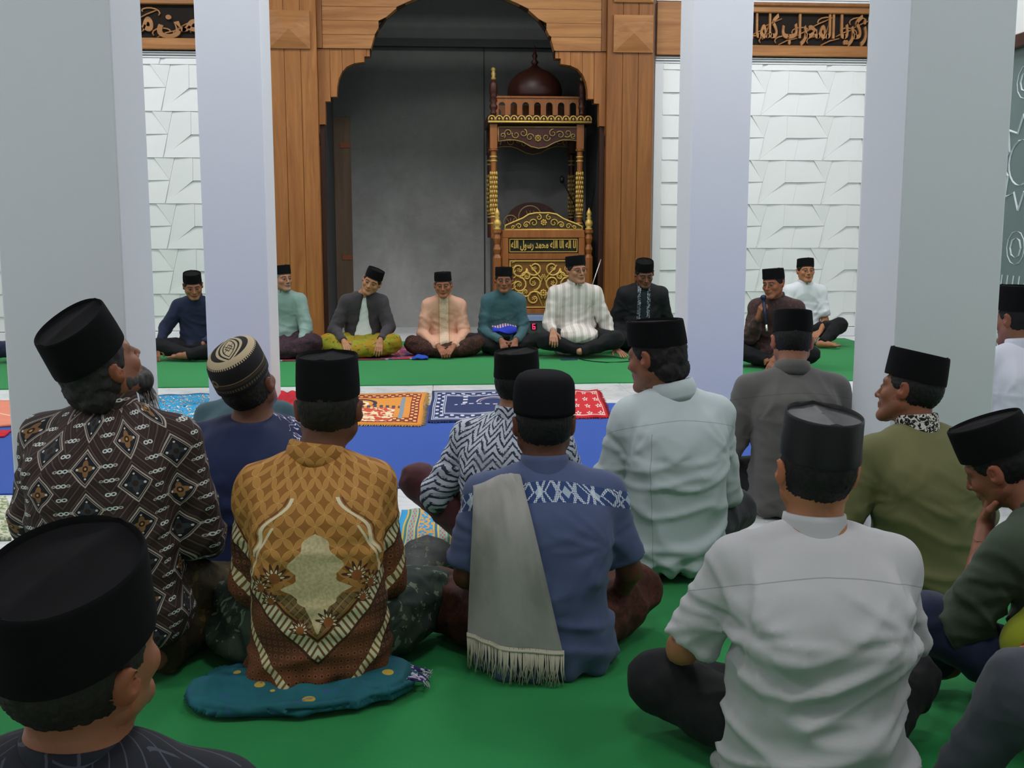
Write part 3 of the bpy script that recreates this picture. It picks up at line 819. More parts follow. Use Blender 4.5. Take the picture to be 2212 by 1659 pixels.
class Person: pass
def person(label, px, Y, rz=0, s=1., seat=0., lean=0., side=0., head=(0, 0, 0), neck=(0, 0), arms=None, legs='cross',
           shirt=None, lower=None, lower_kind='trousers', sleeve='long', skin=SKIN_M, cap='peci', hairc='0b0a0a', res='near',
           collar=True, hands='', feet='', fat=1., wr=1., shoulders=1., beard=None, hair_long=0, collar_mat=None, capm=None,
           glasses=False, cuff=True, hem=True, x=None, shirt_name='shirt', group=None, headless=False, lowseed=0, puff=1., capsc=1., ageface=0, lap=0, open_front=None, z0=.008):
    X = x if x is not None else wl(px, 489, Y)[0]
    root = empty('person', (X, Y, z0), R(rz), s)
    tag(root, label, 'person', group)
    p = Person(); p.root = root; p.seat = seat
    tl = math.tan(R(lean)); ts = math.tan(R(side)); cl = cos(R(lean))
    def sp(z, xx=0., yy=0.):                     # torso point at height z on the leaning spine
        return np.array([xx+ts*z, yy+tl*z+float(np.interp(z, TZ, TC)), z*cl+seat])
    def to_t(P):
        z = (P[:, 2]-seat)/cl; return P[:, 0]-ts*z, P[:, 1]-tl*z, z
    far = res == 'far'
    SH = {sd: sp(.515, sd*.178*shoulders, .03) for sd in (-1, 1)}
    A = {}
    for sd, key in ((-1, 'L'), (1, 'R')):
        d = (arms or {}).get(key) or {}
        el = np.array(d.get('el', (sd*.265, .06, .27)), float); wr_ = np.array(d.get('wr', (sd*.13, .27, .17)), float)
        A[sd] = dict(el=el, wr=wr_, hd=np.array(d.get('hd', (-sd*.35, .8, -.45)), float), hn=np.array(d.get('hn', (0, -.3, -1.)), float), curl=d.get('curl', .35), sh=SH[sd])
    if legs == 'cross':
        LG = {sd: [(sd*.09, .0, .11+seat), (sd*.315, .25, .135+seat*.5), (-sd*.02, .33, .065), (-sd*.17, .30, .045)] for sd in (-1, 1)}
        LG[1][2] = (-.04, .27, .06); LG[1][3] = (-.19, .22, .05)
    elif legs == 'kneel':
        LG = {sd: [(sd*.09, .0, .13+seat), (sd*.20, .40, .10), (sd*.12, -.02, .055), (sd*.08, -.14, .05)] for sd in (-1, 1)}
    else: LG = legs
    # ---- torso field
    def f_torso(P, th, ztop=.62, zbot=-.02, fy=1.):
        x, y, z = to_t(P); zz = np.clip(z, -.02, .62)
        rx = np.interp(zz, _tz, TXs)*fat+th; ry = (np.interp(zz, _tz, TYs)+th)*fy*(1+(fat-1)*1.3); cy = np.interp(zz, _tz, TCs)
        q = (np.abs(x/rx)**2.4+np.abs((y-cy)/ry)**2.4)**(1/2.4)
        d = (q-1)*np.minimum(rx, ry)
        return smax(d, smax(z-ztop, zbot-z, .02), .03)
    NB = sp(.60)
    Rh = rotm(*head)
    HC = NB+np.array([neck[0], neck[1]+.012, 0])+Rh@np.array([0, .015, .124])
    p.HC, p.Rh = HC, Rh
    def hl(P): return (P-HC)@Rh
    def f_skull(q, off=0.):
        d = s_ell(q, (0, -.014, .022), (.077+off, .096+off, .094+off))
        return smin(d, s_ell(q, (0, .02, -.03), (.068+off, .066+off, .075+off)), .03)
    def f_head(P):
        q = hl(P); d = f_skull(q)
        if cap: d = smax(d, q[:, 2]-.106, .012)
        xa = np.abs(q[:, 0]); qa = q.copy(); qa[:, 0] = xa
        d = smin(d, s_cone(qa, (.055, .0, -.055), (.020, .070, -.100), .021, .020), .03)
        d = smin(d, s_cone(qa, (.012, .079, -.104), (0, .079, -.104), .016, .017), .02)
        d = smin(d, s_cone(qa, (.014, .082, .022), (.045, .068, .020), .012, .012), .016)
        d = smin(d, s_ell(qa, (.046, .062, -.028), (.020, .020, .019)), .022)
        d = smax(d, -s_ell(qa, (.031, .106, .0), (.016, .0145, .0095)), .014)
        d = smin(d, s_ell(qa, (.031, .0815, -.001), (.0145, .0118, .0095)), .006)
        d = smin(d, s_cone(q, (0, .090, .006), (0, .112, -.034), .0065, .0105), .009)
        d = smin(d, s_ell(qa, (.013, .098, -.037), (.008, .010, .007)), .006)
        d = smin(d, s_ell(q, (0, .083, -.058), (.030, .015, .022)), .012)
        d = smin(d, s_ell(q, (0, .096, -.0625), (.022, .0075, .0048)), .003)
        d = smin(d, s_ell(q, (0, .094, -.0735), (.018, .0075, .0052)), .003)
        Me = rotm(-24, 0, 8)
        e = s_ell(qa, (.0865, -.012, -.004), (.009, .020, .033), Me)
        e = smax(e, -s_ell(qa, (.097, -.004, .002), (.008, .010, .017), Me), .004)
        e = smin(e, s_ell(qa, (.078, .004, -.012), (.010, .008, .012)), .006)
        d = smin(d, e, .006)
        return d
    def f_neck(P): return s_cone(P, NB-np.array([0, 0, .04]), HC+Rh@np.array([0, -.022, -.05]), .063, .056)
    def f_arm(P, sd, th, z0=0, z1=1):
        a = A[sd]
        return smin(s_cone(P, a['sh'], a['el'], .050+th, .036+th), s_cone(P, a['el'], a['wr'], .037+th, .024+th), .025)
    def f_body(P):
        d = f_torso(P, -.012)
        for sd in (-1, 1):
            d = smin(d, s_cone(P, sp(.555, sd*.05, .0), SH[sd], .035, .045), .04)
            d = smin(d, f_arm(P, sd, 0), .03)
            L = LG[sd]
            d = smin(d, s_cone(P, L[0], L[1], .068, .048), .04); d = smin(d, s_cone(P, L[1], L[2], .048, .033), .02)
        d = smin(d, f_neck(P), .035)
        return smax(smin(d, f_head(P), .02), .004-P[:, 2], .01)
    parts = []
    zn = NB[2]-.02
    lo = np.array([-.46, -.36+min(0, tl*.6), -.005]); hi = np.array([.46, .50+max(0, tl*.5), zn+.012])
    for sd in (-1, 1):
        for q in (A[sd]['wr'], A[sd]['el'], np.array(LG[sd][1], float), np.array(LG[sd][2], float)):
            lo = np.minimum(lo, q-.10); hi = np.maximum(hi, q+.10)
    lo[2] = -.005; hi[2] = zn+.012
    parts.append(net(f_body, lo, hi, .018))
    if not headless:
        hh = .0046 if far else .0055
        parts.append(net(f_body, np.minimum(HC-.155, NB-[.09, .09, 0])*[1, 1, 0]+[0, 0, zn], np.maximum(HC+.155, NB+.09), hh))
    for sd, key in ((-1, 'L'), (1, 'R')):
        if key in hands:
            a = A[sd]; w0 = a['wr']; d = a['hd']/np.linalg.norm(a['hd']); nn = a['hn']-d*(a['hn']@d); nn /= np.linalg.norm(nn)
            th = np.cross(d, nn)*sd      # thumb side
            cu = a['curl']
            def fh(P, w0=w0, d=d, nn=nn, th=th, cu=cu, a=a):
                r = s_cone(P, a['el'], w0, .037, .024)
                r = smin(r, s_cone(P, w0, w0+d*.03, .022, .021), .01)
                for k in range(4):
                    o = (k-1.5)*-.0185
                    r = smin(r, s_cone(P, w0+d*.015+th*o*.5, w0+d*.085+th*o, .013, .0105), .012)
                for k in range(4):
                    o = (k-1.5)*-.0185; L = (.95, 1.06, 1.0, .80)[k]; q = w0+d*.085+th*o; ang = cu*.6; spread = -(k-1.5)*.06
                    for j, (ln_2, r0) in enumerate(((.040, .0100), (.026, .0088), (.020, .0078))):
                        dd = d*cos(ang)+nn*sin(ang)+th*spread*cos(ang); e = q+dd/np.linalg.norm(dd)*ln_2*L
                        r = smin(r, s_cone(P, q, e, r0, r0*.88), .0035); q = e; ang += cu*1.15
                q = w0+d*.022+th*.024+nn*.004
                e = q+(d*.55+th*.75+nn*.3)*.040; r = smin(r, s_cone(P, q, e, .0135, .0115), .008)
                e2 = e+(d*.85+th*.25+nn*.45)*.030; r = smin(r, s_cone(P, e, e2, .0112, .0085), .004)
                return r
            parts.append(net(fh, np.minimum(w0+d*.09-.115, w0-.04), np.maximum(w0+d*.09+.115, w0+.04), .0042 if far else .004))
        if key in feet:
            an = np.array(LG[sd][2], float); toe = np.array(LG[sd][3], float)
            if len(LG[sd]) > 4: nnf = np.array(LG[sd][4], float)
            else: nnf = np.array([0, 0, 1.])
            d = (toe-an)/np.linalg.norm(toe-an); sdv = np.cross(d, nnf); sdv /= np.linalg.norm(sdv)
            def ff(P, an=an, d=d, sdv=sdv):
                r = s_cone(P, np.array(LG[sd][1])*.25+an*.75, an, .038, .033)
                r = smin(r, s_cone(P, an-d*.03-[0, 0, .01], an+d*.06, .030, .028), .02)
                r = smin(r, s_cone(P, an+d*.06, an+d*.125, .028, .024), .02)
                r = smin(r, s_cone(P, an+d*.125-sdv*.028, an+d*.125+sdv*.028, .016, .017), .02)
                for k in range(5):
                    o = (k-2)*.0175; r = smin(r, s_cone(P, an+d*.135+sdv*o, an+d*(.172-.006*k)+sdv*o*1.1, .0095, .009+(.003 if k == 0 else 0)), .004)
                return smax(r, -.0-P[:, 2], .01)
            parts.append(net(ff, an-.11+d*.07-.06, an+.11+d*.07+.06, .0055))
    V, Q = join(parts); V[:, 2] = np.maximum(V[:, 2], .0015)
    # colours of the skin
    q = hl(V); sk = np.array(lin(skin)); colr = np.tile(sk, (len(V), 1))
    def tint(mask, c, f): 
        m = np.clip(mask, 0, 1)[:, None]*f; colr[:] = colr*(1-m)+np.array(c)*m
    if not headless:
        xa = np.abs(q[:, 0]); fr = (q[:, 1] > .055) & (np.abs(q[:, 2]) < .12)
        hd = np.linalg.norm(q, axis=1) < .16
        tint(hd*np.exp(-((np.maximum(np.abs(xa-.033)-.014, 0)/.006)**2+((q[:, 2]-.0215-.1*np.maximum(.036-xa, 0)*0+.25*np.maximum(xa-.038, 0))/.0050)**2))*fr, (.010, .007, .006), 1.)
        tint(hd*np.exp(-(((xa-.031)/.020)**2+((q[:, 2]+.001)/.012)**2))*fr, sk*.5, .5)
        eye = (((xa-.031)/.0135)**2+((q[:, 2]+.0015)/.0052)**2 < 1) & fr
        tint(eye.astype(float), (.16, .12, .11), .7)
        tint(((((xa-.031)/.0062)**2+((q[:, 2]+.0015)/.0062)**2 < 1) & eye).astype(float), (.01, .008, .008), 1)
        tint(hd*np.exp(-(((xa-.031)/.018)**2+((q[:, 2]-.004)/.0035)**2))*fr, (.015, .009, .008), .9)
        tint(hd*np.exp(-((q[:, 0]/.024)**2+((q[:, 2]+.068)/.008)**2))*(q[:, 1] > .08), (sk[0]*.72, sk[1]*.42, sk[2]*.42), .8)
        tint(hd*np.exp(-((q[:, 0]/.021)**2+((q[:, 2]+.068)/.0014)**2))*(q[:, 1] > .085), (.03, .01, .01), .8)
        tint(hd*np.exp(-(((xa-.006)/.004)**2+((q[:, 2]+.0435)/.003)**2))*(q[:, 1] > .09), (.03, .012, .01), .7)
        tint(hd*np.exp(-(((xa-.055)/.022)**2+((q[:, 2]+.03)/.022)**2))*(q[:, 1] > .02), (sk[0]*1.12, sk[1]*.82, sk[2]*.75), .4)
        earm = (xa > .078) & hd & (q[:, 1] < .03)
        tint(earm.astype(float), (sk[0]*1.25, sk[1]*.85, sk[2]*.8), .6)
        if beard is not None and beard != 'long':
            tint(hd*np.exp(-((q[:, 0]/.022)**2+((q[:, 2]+.098)/.016)**2))*(q[:, 1] > .06), lin(beard), .75)
            tint(hd*np.exp(-((q[:, 0]/.024)**2+((q[:, 2]+.053)/.005)**2))*(q[:, 1] > .08), lin(beard), .7)
        if ageface: tint(hd*np.exp(-(((xa-.033-.25*np.abs(q[:, 2]+.04))/.003)**2))*(q[:, 2] < -.03)*(q[:, 2] > -.075)*(q[:, 1] > .06), sk*.5, .6)
    mesh_np('body', V, Q, skin_mat(), root, True, {'Col': ('FLOAT_COLOR', np.concatenate([colr, np.ones((len(V), 1))], 1))})
    p.f_body = f_body
    # ---- shirt
    hs = .0135 if far else .0082
    sl = {}
    for sd in (-1, 1):
        a = A[sd]; S, El, W = a['sh'], a['el'], a['wr']
        if sleeve == 'short': cutp = S+(El-S)*.86; cutd = (El-S)/np.linalg.norm(El-S)
        elif sleeve == 'rolled': cutp = El+(W-El)*.25; cutd = (W-El)/np.linalg.norm(W-El)
        else: cutp = El+(W-El)*.95; cutd = (W-El)/np.linalg.norm(W-El)
        sl[sd] = (cutp, cutd)
    def f_sleeve(P, sd, th=.014):
        a = A[sd]; S, El, W = a['sh'], a['el'], a['wr']; cutp, cutd = sl[sd]
        d1 = s_cone(P, S, El, .052+th, (.048+th)*(1.12 if sleeve == 'short' else 1)*puff)
        if sleeve == 'short': d = np.maximum(d1, (P-cutp)@cutd)
        else:
            d2 = np.maximum(s_cone(P, El, W, (.040+th)*puff, .026+th*.6), (P-cutp)@cutd)
            d = smin(d1, d2, .03)
        return d
    def f_shirt0(P, th=.022):
        d = f_torso(P, th, ztop=.60)
        for sd in (-1, 1):
            d = smin(d, s_cone(P, sp(.572, sd*.055, .008), SH[sd]+[0, 0, .0], .040+th*.4, .056+th*.55), .045)
        return d
    def f_shirt(P):
        d = f_shirt0(P)
        if lap: d = smin(d, s_ell(P, (0, .17, .15+seat*.8), (.17, .17*lap, .085)), .05)
        for sd in (-1, 1): d = smin(d, f_sleeve(P, sd), .035)
        d = smax(d, -s_cone(P, NB+[0, .0, .014], NB+(HC-NB)*.7, .049, .068), .012)
        return smax(d, .004-P[:, 2], .015)
    if open_front:
        f_sh1 = f_shirt
        def f_shirt(P):
            x, y, z = to_t(P); wv = .012+np.clip(.56-z, 0, 1)*.19+.02*np.clip(.35-z, 0, 1)
            d = np.maximum(f_sh1(P), -np.maximum(np.abs(x+.01)-wv, .012-y)*.8)
            return d
        def f_tee(P): return smax(f_torso(P, .004, ztop=.60), .004-P[:, 2], .015)
        Pt, Qt = net(f_tee, np.array([-.26, -.25+min(0, tl*.6), -.01]), np.array([.26, .3+max(0, tl*.6), NB[2]+.03]), .013)
        Nt = vnormals(Pt, Qt); Pt = Pt+Nt*(.006*(1-np.abs(vn(np.stack([Pt[:, 0]*6, Pt[:, 2]*16+Pt[:, 0]*10, Pt[:, 1]*6], 1))))**4)[:, None]
        mesh_np('undershirt', Pt, Qt, open_front, root, True, {'pat': ('FLOAT_VECTOR', Pt)})
    p.f_shirt = f_shirt; p.SH = SH; p.sp = sp; p.A = A
    los = np.array([-.33, -.33+min(0, tl*.6), -.01]); his = np.array([.33, .33+max(0, tl*.6), NB[2]+.06])
    for sd in (-1, 1):
        pts = [A[sd]['el']] + ([A[sd]['wr']] if sleeve != 'short' else [])
        for qq in pts: los = np.minimum(los, qq-.09); his = np.maximum(his, qq+.09)
    los[2] = -.01 if seat < .05 else seat-.16
    P, Q = net(f_shirt, los, his, hs)
    N = vnormals(P, Q)
    # folds of the cloth
    sd_ = (label.__hash__() if False else sum(map(ord, label))) % 50
    z = P[:, 2]-seat; ax = np.abs(P[:, 0]); sg = np.sign(P[:, 0])
    off = sd_*.37
    r = np.hypot(ax-.17, z-.40); an = np.arctan2(z-.40, ax-.17)
    f1 = 1-np.abs(vn(np.stack([an*3.2+off+sg*3, r*5+off, P[:, 1]*2], 1)))
    dg = 1 if sd_ % 2 else -1; al = P[:, 0]*.86*dg+z*.5; ac = -P[:, 0]*.5*dg+z*.86
    f2 = 1-np.abs(vn(np.stack([P[:, 0]*3+off, (z-1.2*P[:, 0]**2)*14+off+.6*np.sin(P[:, 0]*9+off), P[:, 1]*3], 1)))
    f3 = vn(P*[7, 7, 7]+off)
    f4 = 1-np.abs(vn(np.stack([al*3.2+off, ac*17+off+.8*np.sin(al*8), P[:, 1]*4+off], 1)))
    low = np.clip((.52-z)/.2, 0, 1); arm = np.clip((ax-.20)/.05, 0, 1)
    tr = 1-arm
    dsp = (.010*(f1**3)*np.exp(-(r/.16)**2)+.011*(f2**5)*low*tr+.0035*f3*(.4+low)+.011*(f4**6)*low)*wr
    # folds across the sleeves near the elbow
    dE = np.minimum(np.linalg.norm(P-A[-1]['el'], axis=1), np.linalg.norm(P-A[1]['el'], axis=1))
    f5 = 1-np.abs(vn(P*[16, 16, 30]+off))
    dsp += .009*min(wr, 1.2)*(f5**4)*np.exp(-(dE/.11)**2)*(.45 if sleeve == 'short' else 1)
    hemf = np.clip((.07-z)/.07, 0, 1)
    dsp += hemf*.012*np.sin(np.arctan2(P[:, 0], P[:, 1])*11+off)*(seat < .05)
    P = P+N*(dsp*1.25-.004*wr)[:, None]; P = relax(P, Q, 1 if far else 3); P[:, 2] = np.maximum(P[:, 2], .002)
    x_, y_, z_ = to_t(P)
    u = np.arctan2(x_, -(y_+.04)+.10)*.235
    so = mesh_np(shirt_name, P, Q, shirt, root, True, {'pat': ('FLOAT_VECTOR', np.stack([u, z_, y_], 1))})
    p.shirt = so
    # collar
    if collar:
        mb = MB(); n = 36; dirn = (HC-NB); dirn = dirn/np.linalg.norm(dirn); dirn = (dirn+np.array([0, 0, 1.2])); dirn /= np.linalg.norm(dirn)
        e1 = np.cross([0, 1, 0], dirn); e1 /= np.linalg.norm(e1); e2 = np.cross(dirn, e1)
        if e1[0] < 0: e1 = -e1; 
        e2 = np.cross(dirn, e1); e2 = e2 if e2[1] > 0 else -e2
        c0 = NB+np.array([0, .004, .0])
        hgt = collar if isinstance(collar, float) else .036
        v = []; prof = [(.076, -.034), (.074, -.018), (.072, hgt*.6), (.070, hgt), (.064, hgt+.002), (.062, hgt*.6), (.060, -.015)]
        if collar == 'fold': prof = [(.080, -.032), (.080, -.012), (.083, .002), (.076, .034), (.070, .038), (.064, .034), (.062, -.012)]
        for i in range(n+1):
            t = 2*pi*i/n*.972+pi/2+.086
            dx, dy = cos(t), sin(t); drop = -.016*max(0, dy)**2
            for r_, h_ in prof:
                v.append(c0+e1*dx*r_*1.0+e2*dy*r_*1.02+dirn*(h_+drop))
        k = len(prof); f = []
        for i in range(n):
            for j in range(k): j2 = (j+1) % k; f.append((i*k+j, (i+1)*k+j, (i+1)*k+j2, i*k+j2))
        f += [tuple(range(k)), tuple(range(n*k+k-1, n*k-1, -1))]
        mb.add(v, f); mb.build('collar', collar_mat or shirt, so, True, uv=[(q[0], q[2], q[1]) for q in mb.v])
    # cuffs
    if cuff and hands and sleeve == 'long':
        for sd, key in ((-1, 'L'), (1, 'R')):
            if key in hands:
                a = A[sd]; cutp, cutd = sl[sd]
                MB().tube([cutp-cutd*.042, cutp-cutd*.04, cutp+cutd*.004, cutp+cutd*.006], [.034, .0385, .036, .033], 14).build('cuff', shirt, so, True)
    # ---- hair
    if not headless:
        hp = np.array([-.11, -.06, -.02, .0, .025, .045, .06, .1]); hz = np.array([-.082, -.075, -.050, -.005, .0, .02, .062, .075])
        if hair_long: hz = hz-np.array([.035, .035, .02, .01, 0, 0, 0, 0])
        def f_hair(P):
            q = hl(P); zl = np.interp(q[:, 1], hp, hz)
            o = .0055+hair_long*.012*np.clip((-q[:, 1])/.05, 0, 1)*np.clip((.0-q[:, 2])/.03+.3, 0, 1)
            d = f_skull(q, .0)-o
            xa = np.abs(q[:, 0])
            d = np.minimum(d, s_cone(np.stack([xa, q[:, 1], q[:, 2]], 1), (.03, -.06, -.05), (.0, -.06, -.06), .032+o, .032+o)) if hair_long else d
            cut = (zl-q[:, 2])*.75
            if cap: cut = np.maximum(cut, (q[:, 2]-.075))
            return smax(d, cut, .006)
        Pn, Qn = net(f_hair, HC-.15, HC+.15, .0065 if far else .0055)
        if len(Qn):
            jitter = RNG.uniform(-.0012, .0022, len(Pn))+(.004*vn(Pn*60) if hair_long else 0)
            Pn = Pn+vnormals(Pn, Qn)*jitter[:, None]
            mesh_np('hair', Pn, Qn, hair_mat(hairc), root, True)
    if beard == 'long':
        def f_b(P):
            q = hl(P); e_ = np.array([0, .088, -.10])+Rh.T@np.array([.02, .02, -.06]); d = s_cone(q, (0, .078, -.098), e_, .029, .010)
            return smin(d, s_cone(np.stack([np.abs(q[:, 0]), q[:, 1], q[:, 2]], 1), (.060, .012, -.052), (.016, .078, -.100), .021, .028), .02)
        Pn, Qn = net(f_b, HC-.24, HC+.24, .006); Pn = Pn+vnormals(Pn, Qn)*(.006*vn(Pn*[90, 90, 30]))[:, None]
        bo = mesh_np('beard', Pn, Qn, hair_mat('2b2927'), root, True)
        mb = MB(); rg = np.random.RandomState(3)
        for k in range(70):
            a = rg.uniform(0, 2*pi); st = np.array([.016*cos(a), .085+.016*sin(a), -.115-.03*rg.rand()]); dn = np.array([rg.normal(0, .012), .022+rg.normal(0, .01), -.03-.02*rg.rand()])
            p0 = HC+Rh@np.array([.014*cos(a), .086+.014*sin(a), -.105]); dw = np.array([.018+rg.normal(0, .012), .012+rg.normal(0, .012), -.075-.035*rg.rand()]); mb.tube([p0, p0+dw*.55+[.004, 0, 0], p0+dw], .0014, 3, .0004)
        wb_ = mb.build('beard_strands', hair_mat('6b6763'), bo); wb_['kind'] = 'stuff'
    # ---- cap
    if cap:
        n = 44; v = []; f = []; uv = []
        if cap in ('peci', 'peci_low', 'peci_tall'):
            H = {'peci': .098, 'peci_low': .085, 'peci_tall': .110}[cap]
            prof = [(.93, .006), (1., 0), (1.005, .010), (.995, .4*H), (.975, .8*H), (.965, H-.006), (.955, H-.001), (.935, H+.001), (.915, H-.002), (.895, H-.008), (.70, H-.010), (.40, H-.009), (.12, H-.008)]
        else:
            H = .118
            prof = [(.93, .006), (1., 0), (1.01, .012), (1.01, .3*H), (1.0, .55*H), (.97, .72*H), (.915, .83*H), (.84, .905*H), (.70, .965*H), (.5, .992*H), (.25, 1.003*H), (.03, 1.006*H)]
        for (rr, z) in prof:
            for i in range(n):
                a = 2*pi*i/n; ca, sa = cos(a), sin(a)
                ex = .92; dx = math.copysign(abs(ca)**ex, ca); dy = math.copysign(abs(sa)**(1.0), sa)
                yy = dy*.103*rr*capsc-.012; zz = z+.040+ (dy*rr*.008)
                if cap.startswith('peci') and rr < .93: zz += .006*(1-abs(dx*rr)*3)*(1 if abs(dx*rr) < .33 else 0)
                wob = rr*.0012*sin(3*a+z*60+sum(map(ord, label)) % 7)
                v.append(HC+Rh@np.array([dx*(.0865*rr*capsc+wob), yy, zz])); uv.append((dx*rr, z/H, dy*rr))
        for k in range(len(prof)-1):
            for i in range(n): j = (i+1) % n; f.append((k*n+i, k*n+j, (k+1)*n+j, (k+1)*n+i))
        f.append(tuple(range((len(prof)-1)*n, len(prof)*n)))
        mb = MB().add(v, f); co = mb.build('cap', capm or M_velvet, root, True, uv=uv)
        if cap.startswith('peci'): autosmooth(co, 50)
    if glasses:
        mb = MB()
        for sx_ in (-1, 1):
            c = np.array([sx_*.032, .108, -.003]); pts = []
            for k in range(13):
                a = 2*pi*k/12; pts.append(HC+Rh@(c+[.020*math.copysign(abs(cos(a))**.7, cos(a)), -.004*abs(cos(a)), .0125*math.copysign(abs(sin(a))**.7, sin(a))]))
            mb.tube(pts, .0014, 5)
            mb.tube([HC+Rh@(c+[sx_*.02, -.003, .004]), HC+Rh@np.array([sx_*.073, .08, .004]), HC+Rh@np.array([sx_*.083, .0, .004])], .0014, 5)
        mb.tube([HC+Rh@np.array([-.012, .107, 0]), HC+Rh@np.array([0, .111, .003]), HC+Rh@np.array([.012, .107, 0])], .0014, 5)
        mb.build('glasses', mat('dark_wire', col=lin('3a2420'), rough=.3, metal=.5), root, True)
    # ---- trousers or sarong
    if lower is not None:
        def f_low(P):
            d = s_ell(P, (0, .01, .10+seat*.8), (.185*fat, .16*fat, .12))
            ends = []
            for sd in (-1, 1):
                L = [np.array(q, float) for q in LG[sd]]
                d = smin(d, s_cone(P, L[0], L[1], .098, .076), .04)
                sh = np.maximum(s_cone(P, L[1], L[2], .076, .050), ((P-L[2])@(L[2]-L[1]))/np.linalg.norm(L[2]-L[1])+.01)
                d = smin(d, sh, .025)
            if lower_kind == 'sarong':
                if legs == 'kneel': d = smin(d, s_ell(P, (0, .22, .10), (.24, .24, .10)), .05)
                else: d = smin(d, s_ell(P, (0, .20, .075), (.33, .20, .085)), .06)
            return smax(d, .003-P[:, 2], .012)
        lol = np.array([-.40, -.26, -.01]); hil = np.array([.40, .46, .30+seat])
        for sd in (-1, 1):
            for q in LG[sd][:3]: lol = np.minimum(lol, np.array(q)-.13); hil = np.maximum(hil, np.array(q)+.13)
        lol[2] = -.01
        P, Q = net(f_low, lol, hil, .0145 if far else .0115)
        N = vnormals(P, Q); off = sd_*.51+3
        a = 1-np.abs(vn(np.stack([P[:, 0]*14+off, P[:, 1]*9+P[:, 2]*16, P[:, 2]*12+off], 1)))
        b = 1-np.abs(vn(P*[9, 18, 12]+off*2))
        P = P+N*((.010*a**3+.008*b**4+.004*vn(P*9))*(1.3 if lower_kind == 'sarong' else .9)-.005)[:, None]; P = relax(P, Q, 1 if far else 2); P[:, 2] = np.maximum(P[:, 2], .001)
        mesh_np(lower_kind, P, Q, lower, root, True, {'pat': ('FLOAT_VECTOR', P)})
    return p

# ------------------------------------------------------------------ cloth materials
def seam_z(z, w=.0016): return lambda c: band(c.v, z, w)
M_blkt = cloth('black_trousers', '0d0e11', sheen=.02)
M_dkt = cloth('charcoal_trousers', '24262b')
M_maroon = cloth('maroon_trousers', '4a2226')
M_greyt = cloth('grey_trousers', '3c4048')
def yoke(z0, curve=.0): return lambda c: band(c.v-curve*c.u*c.u, z0, .0011)
M_white1 = cloth('white_grey_cotton', 'b6b6b8', dark=.93, seam=[yoke(.525, -.7)])
M_mint = cloth('pale_mint_cotton', 'bcc8ca', dark=.93, seam=[yoke(.52, -.6), lambda c: band(c.u+c.v*.02, -.115, .0012)*lt(c.v, .48)])
M_grey = cloth('olive_grey_cotton', '5c5b58', seam=[yoke(.52, -.5)])
M_olive = cloth('olive_cotton', '6a6a42')
M_dgreen = cloth('dark_green_cotton', '3c4a38')
M_lime = cloth('lime_cloth', '8f9a1c')
M_navyt = cloth('navy_jersey', '1a2a52', dark=.8)
def nav_x(c, o):
    n = noise(comb(c.u*30, c.v*30, 2), 1, 2, .5, .8)
    r = gt(c.u, .19)*gt(c.v, .30)
    o = mix(r*lt(ab(n-.5), .014), o, lin('c9c3dd'))
    o = mix(inr(c.u, .165, .185)*inr(c.v, .27, .40)*gt(sn(c.v*420), -.1), o, lin('d8c42c'))
    o = mix(gt(c.u, .20)*inr(c.v, .33, .37)*gt(sn(c.u*300), .2), o, lin('8a4fa0')); return o
M_navyp = cloth('navy_jersey_print', '17244a', dark=.8, extra=nav_x)
M_tealn = cloth('grey_teal_cotton', '35515a')

